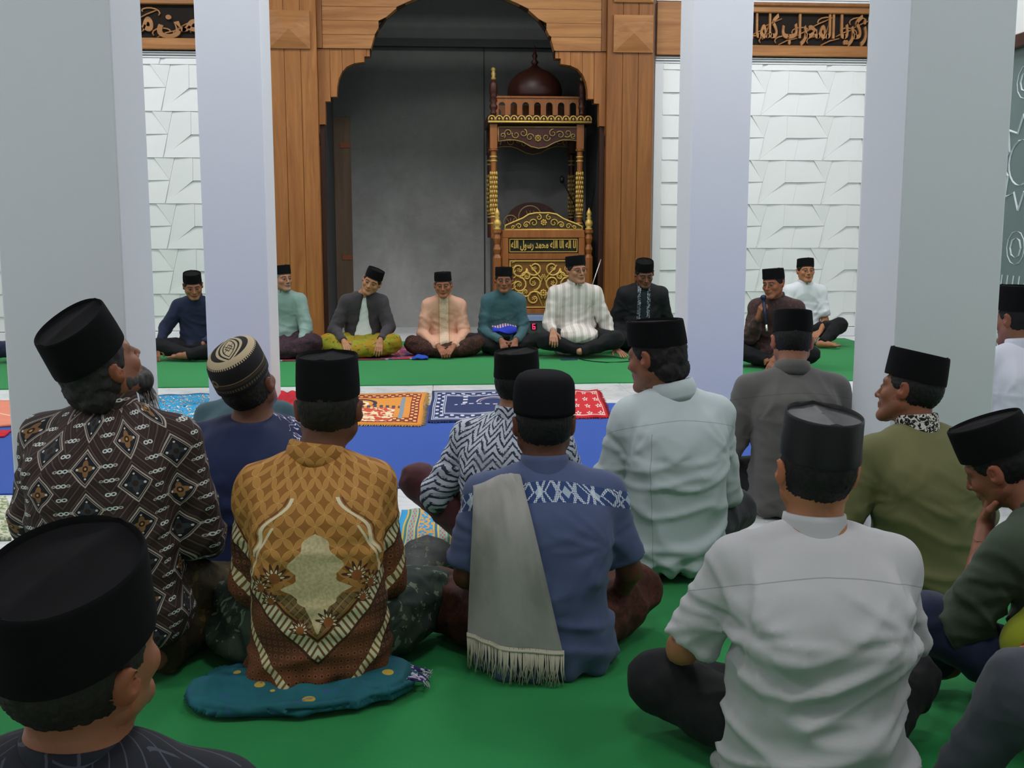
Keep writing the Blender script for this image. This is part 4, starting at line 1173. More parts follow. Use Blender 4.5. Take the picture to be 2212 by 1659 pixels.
def yoke_x(c, o):
    top = inr(c.v+c.u*c.u*.6, .528, .580)
    fu = frac(c.u*9+.35)-.5; fv = (c.v+c.u*c.u*.6-.554)/.052
    d = ab(fu)+ab(fv)*.5
    st = gt(sn(c.u*900)*1+sn(c.v*1500), -.4)
    o = mix(top, o, lin('2c4272'))
    o = mix(top*band(d, .30, .035)*st, o, lin('d3dae0'))
    o = mix(top*lt(ab(frac(c.u*9+.85)-.5)+ab(fv)*.55, .17), o, lin('9fb0bd'))
    o = mix(top*band(frac((c.u*14+fv*.5)), .5, .08)*st, o, lin('c9d2da'))
    o = mix(top*band(frac((c.u*14-fv*.5)), .5, .08)*st, o, lin('c9d2da'))
    return o
M_bluey = cloth('slate_blue_with_woven_yoke', '4b577a', dark=.8, extra=yoke_x)
def f_batik_dark(c):                         # diamonds with dotted rims and hooked chains
    a = c.u*1.0+c.v*.10; b = c.v-c.u*.12
    P = a/.118; Q = b/.105
    cu = frac(P)-.5; cvv = frac(Q+flo(P)*.5)-.5
    d = ab(cu)*1.25+ab(cvv)
    o = mix(noise(c.obj, 12, 2)*.4, lin('2f2320'), lin('1a1414'))
    zig = frac((ab(frac(P+.0)-.5)*1.3+Q*1.)*4)
    o = mix(lt(zig, .16)*.55, o, lin('6d5b50')); o = mix(inr(zig, .5, .6)*.4, o, lin('5a2f38'))
    dot = gt(sn(a*1500)*sn(b*1500), -.2)
    o = mix(lt(d, .46), o, lin('33241f'))
    o = mix(inr(d, .40, .445)*(dot*.5+.5), o, lin('b9b0a6'))
    o = mix(inr(d, .345, .365), o, lin('9d938a'))
    par = lt(frac((flo(P)+flo(Q+flo(P)*.5))*.5), .25)
    o = mix(lt(d, .335), o, lin('15161c'))
    r = ln(cu*1.1, cvv); an = at2(cvv, cu)
    o = mix(lt(r, .15+.045*E.m('COSINE', an*4))*par, o, lin('7e5c38')); o = mix(lt(r, .15+.045*E.m('COSINE', an*4))*(1-par)*.6, o, lin('3e4244'))
    o = mix(lt(r, .07), o, lin('2a1a12')); o = mix(lt(r, .03)*par, o, lin('b88c50'))
    o = mix(lt(ln(ab(cu)-.185, cvv), .028), o, lin('c9c6c0'))
    o = mix(lt(ln(cu, ab(cvv)-.23), .022), o, lin('c9c6c0'))
    eu = frac(P+.5)-.5; ev = frac(Q*3)-.5
    o = mix(inr(ln(ab(eu)-.055, ev*.45), .03, .062), o, lin('c4ccca'))
    o = mix(inr(ln(ab(eu)-.16, ev*.5), .022, .05)*lt(ab(frac(Q+.25)-.5), .3), o, lin('a9a49c'))
    c.h = noise(c.obj, 500, 1)*.5+noise(c.obj, 40, 3); return o
M_batikA = mat('diamond_batik', f_batik_dark, rough=.85, bump=.2, bdist=.003)
def f_batik_gold(c):
    u, v = c.u, c.v
    n = noise(c.pat, 9, 3)
    o = mix(n, lin('9c6a2c'), lin('84561f'))
    P = (u+v)/.056; Q = (u-v)/.056
    fp = frac(P)-.5; fq = frac(Q)-.5
    # four petal lattice
    afp, afq = ab(fp), ab(fq); pe = mn(ln(1-afp, afq), ln(afp, 1-afq))
    o = mix(lt(pe, .715)*.7, o, lin('c08c48')); o = mix(band(pe, .70, .012)*.6, o, lin('d0a462'))
    darkl = smooth(v+noise(c.pat, 14, 3)*.10, .40, .27)
    o = mix(darkl*.8, o, lin('8a5a30')); 
    # lower field, brown with speckles
    vv = v-ab(u)*.95
    low = lt(vv, .115)
    spk = lt(ln(frac(u*55)-.5, frac(v*55)-.5), .33)
    lowc = mix(smooth(noise(c.pat, 6, 2), .35, .65), lin('2c1a12'), lin('6e3f22'))
    lowc = mix(spk*.45, lowc, lin('8a5a34')); lowc = mix(lt(ln(frac(u*55)-.5, frac(v*55)-.5), .14), lowc, lin('2a160e'))
    o = mix(low, o, lowc)
    # patch above the V, dull olive brown diaper
    mid = inr(vv, .155, .9)*lt(v, .27)*lt(ab(u), .13)
    dia = mix(band(frac((u+v)*42), .5, .09), lin('6f5a35'), lin('4a3820')); dia = mix(band(frac((u-v)*42), .5, .09), dia, lin('8f784a'))
    o = mix(mid*.95, o, dia)
    # cream V bands
    leaf = gt(sn(v*230+ab(u)*330), -.35)
    for a, b in ((.085, .135),):
        bnd = inr(vv, a, b); o = mix(bnd, o, mix(leaf, lin('6a4a28'), lin('c3c09c')))
        o = mix(band(vv, a-.006, .004)+band(vv, b+.008, .004), o, lin('3a2415'))
    vb = v-.165+ab(u)*1.3
    w3 = v+.0-ab(u)*1.2
    b3 = inr(w3, -.115, -.075)*gt(v, .0); o = mix(b3, o, mix(leaf, lin('7a5a30'), lin('cfc79e')))
    # cream heart shaped shield in the middle
    w_ = .058+.02*sn(v*75)
    sh = lt(ab(u)+mx(v-.375, 0)*1.1, .060+.012*sn(v*95))*inr(v, .245, .45)
    sh = mx(sh, lt(ab(u), .085-ab(v-.285)*1.1+.008*sn(v*160))*inr(v, .20, .36)); sh = mx(sh, lt(ab(u), (v-.16)*.42)*inr(v, .165, .26))
    mott = smooth(noise(c.pat, 120, 2), .4, .6)
    o = mix(sh, o, mix(mott*.6, lin('cfc096'), lin('b39f6d')))
    # winged flowers either side
    for (cx, cy, rr) in ((.105, .315, .040), (.150, .285, .034), (.125, .250, .028), (.030, .195, .036), (-.045, .175, .030)):
        if cy < .21: dx = u-cx; dy = v-cy
        else: dx = ab(u)-cx; dy = v-cy
        a = at2(dy, dx); r = ln(dx, dy)
        pet = .72+.28*sn(a*11)
        o = mix(lt(r, rr*pet)*gt(dy+dx*.3, -.012), o, lin('4a2a1e'))
        o = mix(inr(r, rr*.38*pet, rr*.62*pet)*gt(dy+dx*.3, -.006), o, lin('d8cda6'))
        o = mix(lt(r, rr*.36), o, lin('8a5226'))
    # pale ribbons on the shoulders
    au = ab(u)
    rb = band(au-.075-.10*smooth(.52-v, 0, .14)-.012*sn(v*60), 0, .006)*inr(v, .36, .515)
    o = mix(rb, o, lin('ddd0ae'))
    rb2 = band(au-.11-.07*smooth(.45-v, 0, .12), 0, .004)*inr(v, .31, .445); o = mix(rb2, o, lin('d8c9a2'))
    rb3 = band(au-.085-.10*smooth(.52-v, 0, .14)-.012*sn(v*60), .004, .003)*inr(v, .36, .515); o = mix(rb3*.8, o, lin('5c3626'))
    c.h = noise(c.obj, 500, 1)*.5+noise(c.obj, 40, 3)
    return o
M_batikC = mat('gold_brown_batik', f_batik_gold, rough=.8, bump=.2, bdist=.003)
def f_herring(c):
    n = noise(comb(c.u*14, c.v*14, 0), 1, 3)
    zz = ab(frac(c.u*13+n*.25)-.5)*.9
    st = frac(c.v*34+zz*3.2+n*1.1)
    br = noise(comb(c.u*160+c.v*90, c.v*200, 0), 1, 1)
    o = mix(0., lin('b9bfc9'), lin('b9bfc9'))
    o = mix(lt(st+(br-.5)*.9, .38), o, lin('2b3448')); o = mix(gt(noise(c.pat, 8, 2), .62)*.3, o, lin('7b8494'))
    c.h = noise(c.obj, 60, 3); return o
M_herr = mat('herringbone_print', f_herring, rough=.85, bump=.2, bdist=.003)
def f_darkbatik(c):
    P = c.u*26; Q = c.v*26
    l1 = band(frac(P+.3*sn(Q*2.2)), .5, .05)*gt(noise(comb(flo(P), flo(Q), 1), 1.3, 0), .47)
    l2 = band(frac(Q+.3*sn(P*1.8)), .5, .05)*gt(noise(comb(flo(P), flo(Q), 5), 1.7, 0), .5)
    o = mix(noise(c.pat, 20, 2)*.5, lin('20242c'), lin('15171d')); return mix(mx(l1, l2)*.55, o, lin('565a66'))
M_batikB = mat('dark_line_batik', f_darkbatik, rough=.85)
def f_stripe(c):
    o = mix(noise(c.obj, 8, 3)*.3, lin('d9d5cd'), lin('c4bfb6')); p = frac(c.x*15+.25)
    o = mix(lt(p, .42)*.6, o, lin('a99c92')); o = mix(band(p, .6, .03)*.5, o, lin('a39a92'))
    sqr = lt(ab(c.u-.0), .022)*0
    c.h = noise(c.obj, 50, 3); return o
M_stripe = mat('beige_striped_cotton', f_stripe, rough=.75, bump=.2, bdist=.003)
def f_blkb(c):
    o = mix(noise(c.obj, 8, 3)*.4, lin('17191e'), lin('0e0f13')); 
    fx = lt(ab(ab(c.x)-.045), .016); bl = gt(noise(comb(c.x*70, c.z*45, 0), 1, 2, .6, 1.5), .53)
    o = mix(fx*bl*gt(c.y, 0), o, lin('a9b3bd')); o = mix(lt(ab(c.x), .022)*gt(c.y, 0)*.8, o, lin('1d2b38')); return o
M_blkb = mat('black_embroidered_cotton', f_blkb, rough=.8)
def f_cream(c):
    o = mix(noise(c.obj, 8, 3)*.3, lin('cf9f86'), lin('b8866a')); pl = lt(ab(c.x), .040)*gt(c.y, 0)
    o = mix(pl*.9, o, mix(gt(noise(c.obj, 90, 2), .5)*.5, lin('cdb9a0'), lin('b0967c')))
    o = mix(band(ab(c.x), .052, .004)*gt(c.y, 0), o, lin('9a8252')); o = mix(band(ab(c.x), .068, .003)*gt(c.y, 0)*.7, o, lin('a98f60')); c.h = noise(c.obj, 40, 3); return o
M_cream = mat('peach_cream_silk', f_cream, rough=.6, bump=.2, bdist=.003)
def teal_x(c, o):
    n = gt(noise(comb(c.x*60, c.z*60, 0), 1, 2, .5, 2), .56)*gt(c.y, .02)*lt(ln(ab(c.x)-.075, c.z-.33), .06)
    return mix(n*.4, o, lin('7d8d84'))
M_teal = cloth('teal_cotton', '3c5f66', extra=teal_x)
M_mintg = cloth('pale_green_linen', '8ba69d')
M_blaz = cloth('charcoal_blazer', '3b373b', dark=.8)
M_tee = cloth('white_tee', 'd5dbd9', dark=.93)
M_navys = cloth('dark_navy_shirt', '1c2540')
M_brownb = cloth('dark_brown_batik', '3d2a28', extra=lambda c, o: mix(gt(noise(c.obj, 40, 3, .6, 1), .56)*.35, o, lin('6a4a44')))
M_whites = cloth('bright_white_shirt', 'dfe3e8', dark=.95)
M_whiteb = cloth('lilac_white_shirt', 'd3d6e2', dark=.95)
def f_sarong(a, b, d, sc=12):
    A_, B2, D2 = lin(a), lin(b), lin(d)
    def fn(c):
        o = mix(gt(noise(c.obj, sc, 3, .6, 1), .5), A_, B2); o = mix(gt(noise(c.obj, sc*2.2, 2, .5, 2), .62)*.7, o, D2)
        c.h = noise(c.obj, 60, 2); return o
    return fn
M_sy = mat('yellow_sarong', f_sarong('9a7a14', '8a8a22', '3d4220', 9), rough=.85, bump=.2)
M_sd = mat('dark_brown_sarong', f_sarong('3a2019', '2a1610', '7b4a30', 30), rough=.85, bump=.2)
M_sb = mat('rust_brown_sarong', f_sarong('4a2416', '3a1c12', '5a2f1c', 34), rough=.85, bump=.2)
M_sg = mat('dark_green_sarong', f_sarong('1c2a22', '2c3a2c', '6f7f68', 8), rough=.8, bump=.2)
M_so = mat('olive_brown_sarong', f_sarong('3a3016', '2a2312', '5a4a1c', 7), rough=.85, bump=.2)
M_sp = mat('purple_brown_sarong', f_sarong('3a2430', '2d1d24', '4a3440', 20), rough=.85, bump=.2)
def f_capk(c):                               # patterned cap: pale lens shape on the crown
    o = mix(noise(c.obj, 60, 2), lin('1c1b1e'), lin('121114'))
    x = c.u*.9+c.w*.43; y = c.w*.9-c.u*.43; r = ln(x, y); a = at2(y, x); top = gt(c.v, .80)
    cream = lin('b9a888')
    o = mix(top*inr(r, .70, .90), o, cream); o = mix(top*lt(r, .70), o, lin('1a181a'))
    l1 = ab(x)+y*y*.75
    o = mix(top*inr(l1, .40, .50)*lt(r, .74), o, cream); o = mix(top*lt(l1, .33), o, cream)
    o = mix(top*band(l1, .22, .022), o, lin('1a181a')); o = mix(top*lt(ab(x)*1.6+ab(y), .24)*gt(ab(x)*1.6+ab(y), .17), o, lin('1a181a'))
    o = mix(top*band(ab(x)-ab(y)*.8, 0, .018)*lt(l1, .22), o, lin('1a181a'))
    o = mix(band(r, .93, .028)*top*gt(sn(a*64), 0), o, cream)
    o = mix(inr(c.v, .12, .20)*gt(sn(a*60), -.2), o, lin('54482f')); o = mix(inr(c.v, .26, .34)*.8, o, lin('3b3226')); o = mix(inr(c.v, .36, .39), o, lin('7b6a48'))
    dd = ln((frac(a/pi+.30)-.5)*2.2, (c.v-.42)*1.1); o = mix(inr(dd, .07, .13), o, lin('7b6a48'))
    return o
M_capk = mat('patterned_cap', f_capk, rough=.85)
M_knit = mat('black_knit', lambda c: mix(noise(c.obj, 300, 1), (.006, .006, .007), (.010, .010, .012)), rough=.95, spec=.08)
def f_bwc(c): return mix(gt(noise(c.obj, 55, 2, .5, 2), .52), lin('14130f'), lin('c9c8bf'))
M_bwc = mat('black_white_batik', f_bwc, rough=.85)
M_embN = cloth('lime_undershirt', '7d8a1c')

# ------------------------------------------------------------------ the men facing us
FA = dict(res='far', cuff=True, cap='peci_low', puff=.95)
P1 = person('man in a dark navy shirt leaning on one hand, between the two left pillars', 421, 11.35, 172, 1.05, lean=6, side=0, head=(25, -18, 4), neck=(0, .02),
    arms={'R': dict(el=(0.290, .12, .30), wr=(.30, .30, .13), hd=(.05, .35, -.9), hn=(0, -1, -.2)), 'L': dict(el=(-0.238, .06, .28))},
    shirt=M_navys, lower=M_blkt, skin='9a684d', hands='R', feet='L', shoulders=0.93, **FA)
P0 = person('man in a navy shirt mostly hidden behind the broad left pillar', 12, 11.3, 176, 1.0, arms={'R': dict(el=(0.229, .10, .26), wr=(.16, .30, .13)), 'L': dict(el=(-0.238, .12, .22), wr=(-.02, .34, .13), hd=(.9, .2, -.1))}, x=wl(24, 489, 11.3)[0]+.23,
    shirt=M_navys, lower=M_navys, skin='8c5f47', hands='L', sleeve='rolled', **FA)
P2 = person('grey bearded man in a pale green shirt, half hidden by the left pillar', 606, 11.4, 180, 1.05, lean=3, head=(38, 2, 2), neck=(-.01, .01),
    arms={'L': dict(el=(-0.238, .11, .27), wr=(-.19, .30, .11), hd=(-.05, .45, -.85), hn=(.2, -1, -.3)), 'R': dict(el=(0.238, .06, .25))},
    shirt=M_mintg, lower=M_sp, lower_kind='sarong', skin=SKIN_L, hands='L', beard='8f8f8c', hairc='5a5855', seat=0.03, z0=0.024, shoulders=0.93, **FA)
P3 = person('man in an open charcoal blazer over white with a yellow green sarong', 778, 11.45, 178, 1.07, lean=4, side=-3, head=(-6, -8, -24), neck=(-.035, .02),
    arms={'R': dict(el=(0.255, .10, .25), wr=(.14, .34, .16), hd=(-.35, .7, -.5), hn=(-.2, -.4, -1)), 'L': dict(el=(-0.273, .10, .27), wr=(-.20, .32, .17), hd=(.1, .6, -.75), hn=(.2, -.6, -.8))},
    shirt=M_blaz, lower=M_sy, lower_kind='sarong', skin='ae7d59', hands='LR', collar=False, wr=.7, shirt_name='blazer', open_front=M_tee, z0=0.024, shoulders=0.93, **FA)
P4 = person('thin older man in a peach cream jacket over a dark brown sarong', 957, 11.5, 180, 1.03, lean=8, head=(-3, -6, 2), neck=(0, .03),
    arms={'R': dict(el=(0.215, .13, .23), wr=(.06, .38, .12), hd=(-.45, .7, -.45), hn=(-.3, -.2, -1), curl=.6), 'L': dict(el=(-0.215, .13, .23), wr=(-.09, .38, .12), hd=(.5, .7, -.4), hn=(.3, -.2, -1), curl=.6)},
    shirt=M_cream, lower=M_sd, lower_kind='sarong', skin='976145', hands='LR', ageface=1, hairc='3a3836', shoulders=0.86, lap=1.0, **{**FA, 'puff': .86})
P5 = person('man in a teal shirt with clasped hands, in front of the pulpit left side', 1086, 11.55, 180, 1.05, lean=8, head=(-2, -4, 0), neck=(0, .03),
    arms={'R': dict(el=(0.205, .10, .25), wr=(.04, .38, .17), hd=(-.25, .7, -.65), hn=(-.4, -.3, -1), curl=.55), 'L': dict(el=(-0.205, .10, .25), wr=(-.10, .38, .17), hd=(.2, .7, -.65), hn=(.4, -.3, -1), curl=.55)},
    shirt=M_teal, lower=M_blkt, skin='89583e', hands='LR', seat=0.03, shoulders=0.85, **{**FA, 'puff': .84})
P6 = person('man with glasses in a beige and white striped shirt, resting both hands', 1246, 11.35, 182, 1.15, lean=3, side=2, head=(18, 0, 4), neck=(-.01, .01),
    arms={'R': dict(el=(0.255, .06, .28), wr=(.25, .27, .245), hd=(.05, .75, -.6), hn=(0, -.6, -.8), curl=.45), 'L': dict(el=(-0.273, .05, .27), wr=(-.33, .20, .07), hd=(-.3, .9, -.25), hn=(0, -.1, -1), curl=.1)},
    shirt=M_stripe, lower=M_blkt, skin=SKIN_L, hands='LR', glasses=True, seat=0.05, lap=0.9, **FA)
P7 = person('stout man in a black shirt with white embroidered bands, looking down', 1388, 11.75, 178, 1.12, lean=6, head=(5, -22, 3), neck=(0, .02), fat=1.12,
    arms={'R': dict(el=(0.255, .0, .28), wr=(.20, .16, .12)), 'L': dict(el=(-0.264, -.02, .28), wr=(-.26, .04, .05))},
    shirt=M_blkb, lower=M_blkt, skin='7b4e3c', hands='', seat=0.04, **FA)
P8 = person('man speaking into a microphone in a dark brown batik shirt', 1688, 10.35, 152, 1.12, lean=10, head=(-20, -6, 4), neck=(0, .03), fat=1.08,
    arms={'R': dict(el=(0.194, .20, .26), wr=(.11, .31, .43), hd=(-.20, .20, .75), hn=(-.75, -.5, .1), curl=1.0), 'L': dict(el=(-0.238, .20, .26), wr=(-.06, .42, .11), hd=(.25, .55, -.8), hn=(.1, -.7, -.7), curl=.3)},
    shirt=M_brownb, lower=M_blkt, skin='925e43', hands='LR', shoulders=0.93, **FA)
lg9 = {-1: [(-.09, 0, .11), (-.30, .26, .22), (-.06, .42, .05), (-.21, .50, .035)], 1: [(.09, 0, .11), (.33, .20, .14), (.05, .30, .06), (-.10, .28, .05)]}
P9 = person('young man in a bright white short sleeved shirt against the relief wall', 1742, 12.2, 180, 1.09, lean=0, head=(0, 5, 0), legs=lg9,
    arms={'R': dict(el=(0.220, .08, .27), wr=(.12, .26, .16)), 'L': dict(el=(-0.220, .05, .25), wr=(-.10, .26, .16), hd=(.6, .5, -.3))},
    shirt=M_whites, lower=M_blkt, skin='ac7655', hands='L', feet='L', sleeve='short', seat=0.04, shoulders=0.93, **FA)

# ------------------------------------------------------------------ the men seen from behind
BK = dict(res='near')
PA = person('bearded man in brown diamond batik, cap tilted back, at the left', 200, 3.22, -8, 1.10, seat=0.13, legs='kneel', lean=3, head=(-33, 30, 2), neck=(.01, .015),
    arms={'L': dict(el=(-.245, .08, .40), wr=(-.16, .30, .30)), 'R': dict(el=(.235, .06, .38), wr=(.18, .28, .28))},
    shirt=M_batikA, lower=M_so, lower_kind='sarong', skin='8a5c44', beard='long', hair_long=1, hairc='1a1817', cap='peci_tall', capsc=1.02, fat=1.02, wr=.9, collar=.045, **BK)
PM = person('man in a navy printed shirt and cream patterned round cap', 528, 3.98, -4, 1.06, lean=3, head=(-10, 24, -12), fat=1.30, shoulders=1.10,
    arms={'L': dict(el=(-.33, .06, .27), wr=(-.18, .28, .20)), 'R': dict(el=(.34, .08, .27), wr=(.2, .3, .2))},
    shirt=M_navyp, lower=M_navys, skin='6f4a38', cap='round', capm=M_capk, hairc='16130f', collar=False, capsc=1.06, neck=(.02, .0), **BK)
PH1 = person('man in a grey teal shirt hidden behind the cream patterned round cap', 506, 4.95, 0, .93, head=(0, -50, 0), neck=(-.05, .06), lean=14,
    shirt=M_tealn, lower=M_dkt, cap='peci_low', fat=1.15, **BK)
lgC = {-1: [(-.09, 0, .145), (-.245, .27, .15), (.02, .33, .065), (-.13, .30, .045)], 1: [(.09, 0, .145), (.31, .27, .15), (-.04, .27, .06), (-.19, .22, .05)]}
PC = person('man in gold and brown batik seated on a teal cloth', 668, 3.12, 4, 1.06, seat=.035, lean=3, head=(-8, -2, 0), neck=(.035, .0), shoulders=0.84,
    arms={'L': dict(el=(-.195, .07, .27), wr=(-.14, .28, .17)), 'R': dict(el=(.190, .07, .27), wr=(.15, .28, .17))},
    shirt=M_batikC, lower=M_sg, lower_kind='sarong', skin='6d4634', hairc='15120f', cap='peci_tall', wr=.8, collar='fold', fat=0.93, puff=0.82, legs=lgC, **BK)
lgD = {-1: [(-.09, 0, .11), (-.40, .12, .30), (-.26, .36, .06), (-.24, .52, .04)], 1: [(.09, 0, .11), (.30, .25, .13), (-.04, .28, .06), (-.19, .22, .05)]}
PD = person('man in a blue white herringbone print shirt with a raised maroon knee', 1102, 4.22, -12, 0.985, lean=4, side=0, head=(-20, 0, 0), neck=(.015, .0), legs=lgD,
    arms={'L': dict(el=(-.30, .02, .27), wr=(-.27, .2, .35)), 'R': dict(el=(.27, .05, .27))},
    shirt=M_herr, lower=M_maroon, skin='9a6c50', cap='peci', wr=1.1, **BK)
PE = person('man in a slate blue shirt with a grey towel over the left shoulder', 1180, 3.22, 0, 1.02, lean=0, head=(2, -2, 0), shoulders=0.98, fat=1.0,
    arms={'L': dict(el=(-.235, .02, .27), wr=(-.18, .25, .17)), 'R': dict(el=(.262, .03, .27), wr=(.24, .18, .10))},
    shirt=M_bluey, lower=M_sb, lower_kind='sarong', sleeve='short', skin='5e3a2a', cap='round', capm=M_knit, capsc=1.05, puff=0.92, **BK)
PG = person('man in a pale mint white shirt, face turned left, by the right inner pillar', 1466, 4.05, 4, 1.1, lean=1, head=(42, -8, -2), neck=(-.03, .0), fat=0.9,
    arms={'L': dict(el=(-.235, .08, .27), wr=(-.16, .28, .18)), 'R': dict(el=(.225, .08, .26), wr=(.13, .3, .2))},
    shirt=M_mint, lower=M_dkt, skin='8a5c46', hair_long=.5, hairc='100e0e', cap='peci_low', capsc=1.02, wr=1.25, collar='fold', seat=0.045, shoulders=0.83, puff=0.82, **BK)
PHg = person('man in an olive grey shirt with head bowed, right of the inner pillar', 1732, 4.95, -3, 1.07, lean=5, head=(-4, -14, 2), neck=(.01, .03), shoulders=1.05,
    arms={'L': dict(el=(-.29, .04, .27), wr=(-.22, .28, .16)), 'R': dict(el=(.27, .08, .26))},
    shirt=M_grey, lower=M_blkt, skin='9a6a50', cap='peci', wr=1.0, collar='fold', seat=0.02, **BK)
PJ = person('man in an olive shirt with black and white collar beside the right pillar', 2025, 3.72, 14, 1.03, lean=3, head=(30, 4, 10), neck=(-.02, .02), fat=1.06,
    arms={'L': dict(el=(-.30, .06, .27), wr=(-.2, .3, .24)), 'R': dict(el=(.28, .05, .26))},
    shirt=M_olive, lower=M_sg, lower_kind='sarong', skin='86573f', cap='peci', capsc=1.03, collar_mat=M_bwc, collar=.045, wr=.9, **BK)
PI = person('man in a wrinkled pale grey shirt, black trousers, nearest on the right', 1795, 2.45, -4, 1.04, lean=2, head=(0, 2, 3), neck=(.0, .0), shoulders=0.98, fat=1.05,
    arms={'L': dict(el=(-.285, .10, .28), wr=(-.27, .32, .18)), 'R': dict(el=(.235, .10, .27), wr=(.12, .3, .2))},
    shirt=M_white1, lower=M_blkt, sleeve='short', skin='a5704f', cap='peci', capm=M_satin, wr=1.7, collar=.030, capsc=1.03, puff=0.95, **BK)
lgK = {-1: [(-.09, 0, .11), (-.26, .30, .26), (-.12, .34, .07), (-.26, .40, .04)], 1: [(.09, 0, .11), (.30, .22, .13), (-.04, .26, .06), (-.19, .20, .05)]}
PK = person('man in a dark green shirt resting his chin on his hand, right edge', 2400, 2.7, 28, 0.97, lean=10, head=(14, -26, -10), neck=(-.01, .05), legs=lgK,
    arms={'L': dict(el=(-.235, .20, .26), wr=(-.07, .26, .52), hd=(.25, -.05, .95), hn=(.3, -1, 0), curl=.9), 'R': dict(el=(.27, .1, .25))},
    shirt=M_dgreen, lower=M_navys, skin='8a5a44', sleeve='rolled', hands='L', feet='L', cap='peci', capsc=1.06, wr=1.6, collar='fold', **BK)
PB = person('nearest man with a big black cap and dark batik, bottom left', 88, 1.42, -6, 1.03, lean=0, head=(-24, 14, 10), neck=(.0, .01), shoulders=1.0,
    shirt=M_batikB, lower=M_blkt, skin='8d5d42', cap='peci_tall', hairc='17130f', capsc=1.10, wr=.5, collar=.02, seat=0.02, **BK)
PL = person('man in a white shirt beyond the broad right pillar, by the glass door', 2235, 5.1, 4, 1.075, seat=.10, lean=2, head=(18, -4, 0),
    shirt=M_whiteb, lower=M_dkt, skin='8a604a', cap='peci_tall', capsc=1.05, wr=.8, legs='kneel', **BK)
lgN = {-1: [(-.09, 0, .11), (-.16, .36, .37), (-.14, .52, .06), (-.14, .64, .04)], 1: [(.09, 0, .11), (.30, .24, .13), (-.04, .28, .06), (-.19, .22, .05)]}
PN = person('man outside the frame with one raised grey trousered knee, bottom right', 2790, 1.95, 42, 1.0, lean=-2, legs=lgN,
    shirt=M_dkt, lower=M_greyt, cap='peci', **BK)

# ------------------------------------------------------------------ the pulpit (mimbar)
def W2(px, py, Y): a = wl(px, py, Y); return float(a[0]), float(a[1])
YF, YM, YR = 13.25, 13.55, 14.35        # front panel, front posts of the canopy, rear posts
xL, _ = W2(1074, 500, YF); xR, _ = W2(1272, 500, YF)
ztop = W2(1170, 497, YF)[1]
mim = empty('pulpit', ((xL+xR)/2, YF, 0)); tag(mim, 'carved wooden pulpit with gold panels, domed canopy and turned posts, inside the arch', 'pulpit')
sub(MB().box(xL+.04, xR-.04, YF, YF+.05, 0, ztop, .006), 'front_board', M_mimb, mim)
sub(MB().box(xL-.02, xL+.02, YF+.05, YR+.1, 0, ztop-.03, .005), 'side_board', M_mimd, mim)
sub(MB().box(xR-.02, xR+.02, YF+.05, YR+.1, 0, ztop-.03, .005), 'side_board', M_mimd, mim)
sub(MB().box(xL-.03, xR+.03, YF-.03, YR+.1, 0, .10, .008), 'plinth', M_mimb, mim)
# frame rails standing proud of the front board
def rect(x0, x1, z0, z1, d, nm, m, w=.02, y=YF):
    mb = MB(); mb.box(x0, x1, y-d, y, z0, z0+w, .003).box(x0, x1, y-d, y, z1-w, z1, .003).box(x0, x0+w, y-d, y, z0+w, z1-w, .003).box(x1-w, x1, y-d, y, z0+w, z1-w, .003)
    return sub(mb, nm, m, mim)
fx_l, fx_r = W2(1085, 500, YF)[0], W2(1262, 500, YF)[0]
z_a = W2(1170, 516, YF)[1]; z_b = W2(1170, 545, YF)[1]; z_c = W2(1170, 562, YF)[1]; z_d = W2(1170, 665, YF)[1]
ix0, ix1 = W2(1100, 530, YF)[0], W2(1247, 530, YF)[0]
sub(MB().box(fx_l, fx_r, YF-.035, YF, z_a+.012, ztop, .006), 'rail', M_mimb, mim)
sub(MB().box(ix0-.0125, ix1+.0125, YF-.0345, YF, z_c+.012, z_b-.012, .004), 'rail', M_mimb, mim)
sub(MB().box(fx_l, ix0-.012, YF-.035, YF, .1, z_a+.012, .006), 'stile', M_mimb, mim)
sub(MB().box(ix1+.012, fx_r, YF-.035, YF, .1, z_a+.012, .006), 'stile', M_mimb, mim)
sub(MB().box(ix0-.012, ix1+.012, YF-.035, YF, .1, z_d-.012, .006), 'rail', M_mimb, mim)
sub(MB().box(ix0-.012, ix1+.012, YF-.006, YF, z_b-.01, z_a+.01), 'recess', mat('dark_green_recess', col=lin('20281c'), rough=.8), mim)
rect(ix0, ix1, z_b, z_a, .028, 'gilt_frame', M_gold, .010)
text_mesh('lettering', shape_ar('لا اله الا الله محمد رسول الله'), ix0+.02, ix1-.02, z_b+.018, z_a-.016, YF-.006, .018, M_gold, mim, .03)
rect(ix0, ix1, z_d, z_c, .03, 'gilt_frame', M_gold, .016)
sub(MB().box(ix0, ix1, YF-.008, YF, z_d, z_c), 'recess', mat('red_brown_recess', col=lin('7a5222'), rough=.5), mim)
def spiral(mb, cx, cz, r0, a0, turns, sgn, y, t=.008, sx=1, n=16, end=.2):
    pts = []
    for k in range(n+1):
        f = k/n; rr = r0*(1-f*(1-end)); a = a0+sgn*f*turns*2*pi; pts.append((cx+sx*rr*cos(a), y-.006*sin(f*pi), cz+rr*sin(a)))
    mb.tube(pts, [t*(1-.45*k/n) for k in range(n+1)], 5)
def flower(mb, cx, cz, r, y, n=6):
    for k in range(n):
        a = 2*pi*k/n; mb.lathe([(0.001, -.3*r), (.30*r, -.1*r), (.30*r, .1*r), (.001, .3*r)], (cx+.6*r*cos(a), y, cz+.6*r*sin(a)), 6, 1, .7)
    mb.lathe([(0.001, -.35*r), (.35*r, 0), (.001, .35*r)], (cx, y-.008, cz), 6)
mb = MB(); w_ = ix1-ix0; h_ = z_c-z_d; cxm = (ix0+ix1)/2; czm = (z_c+z_d)/2
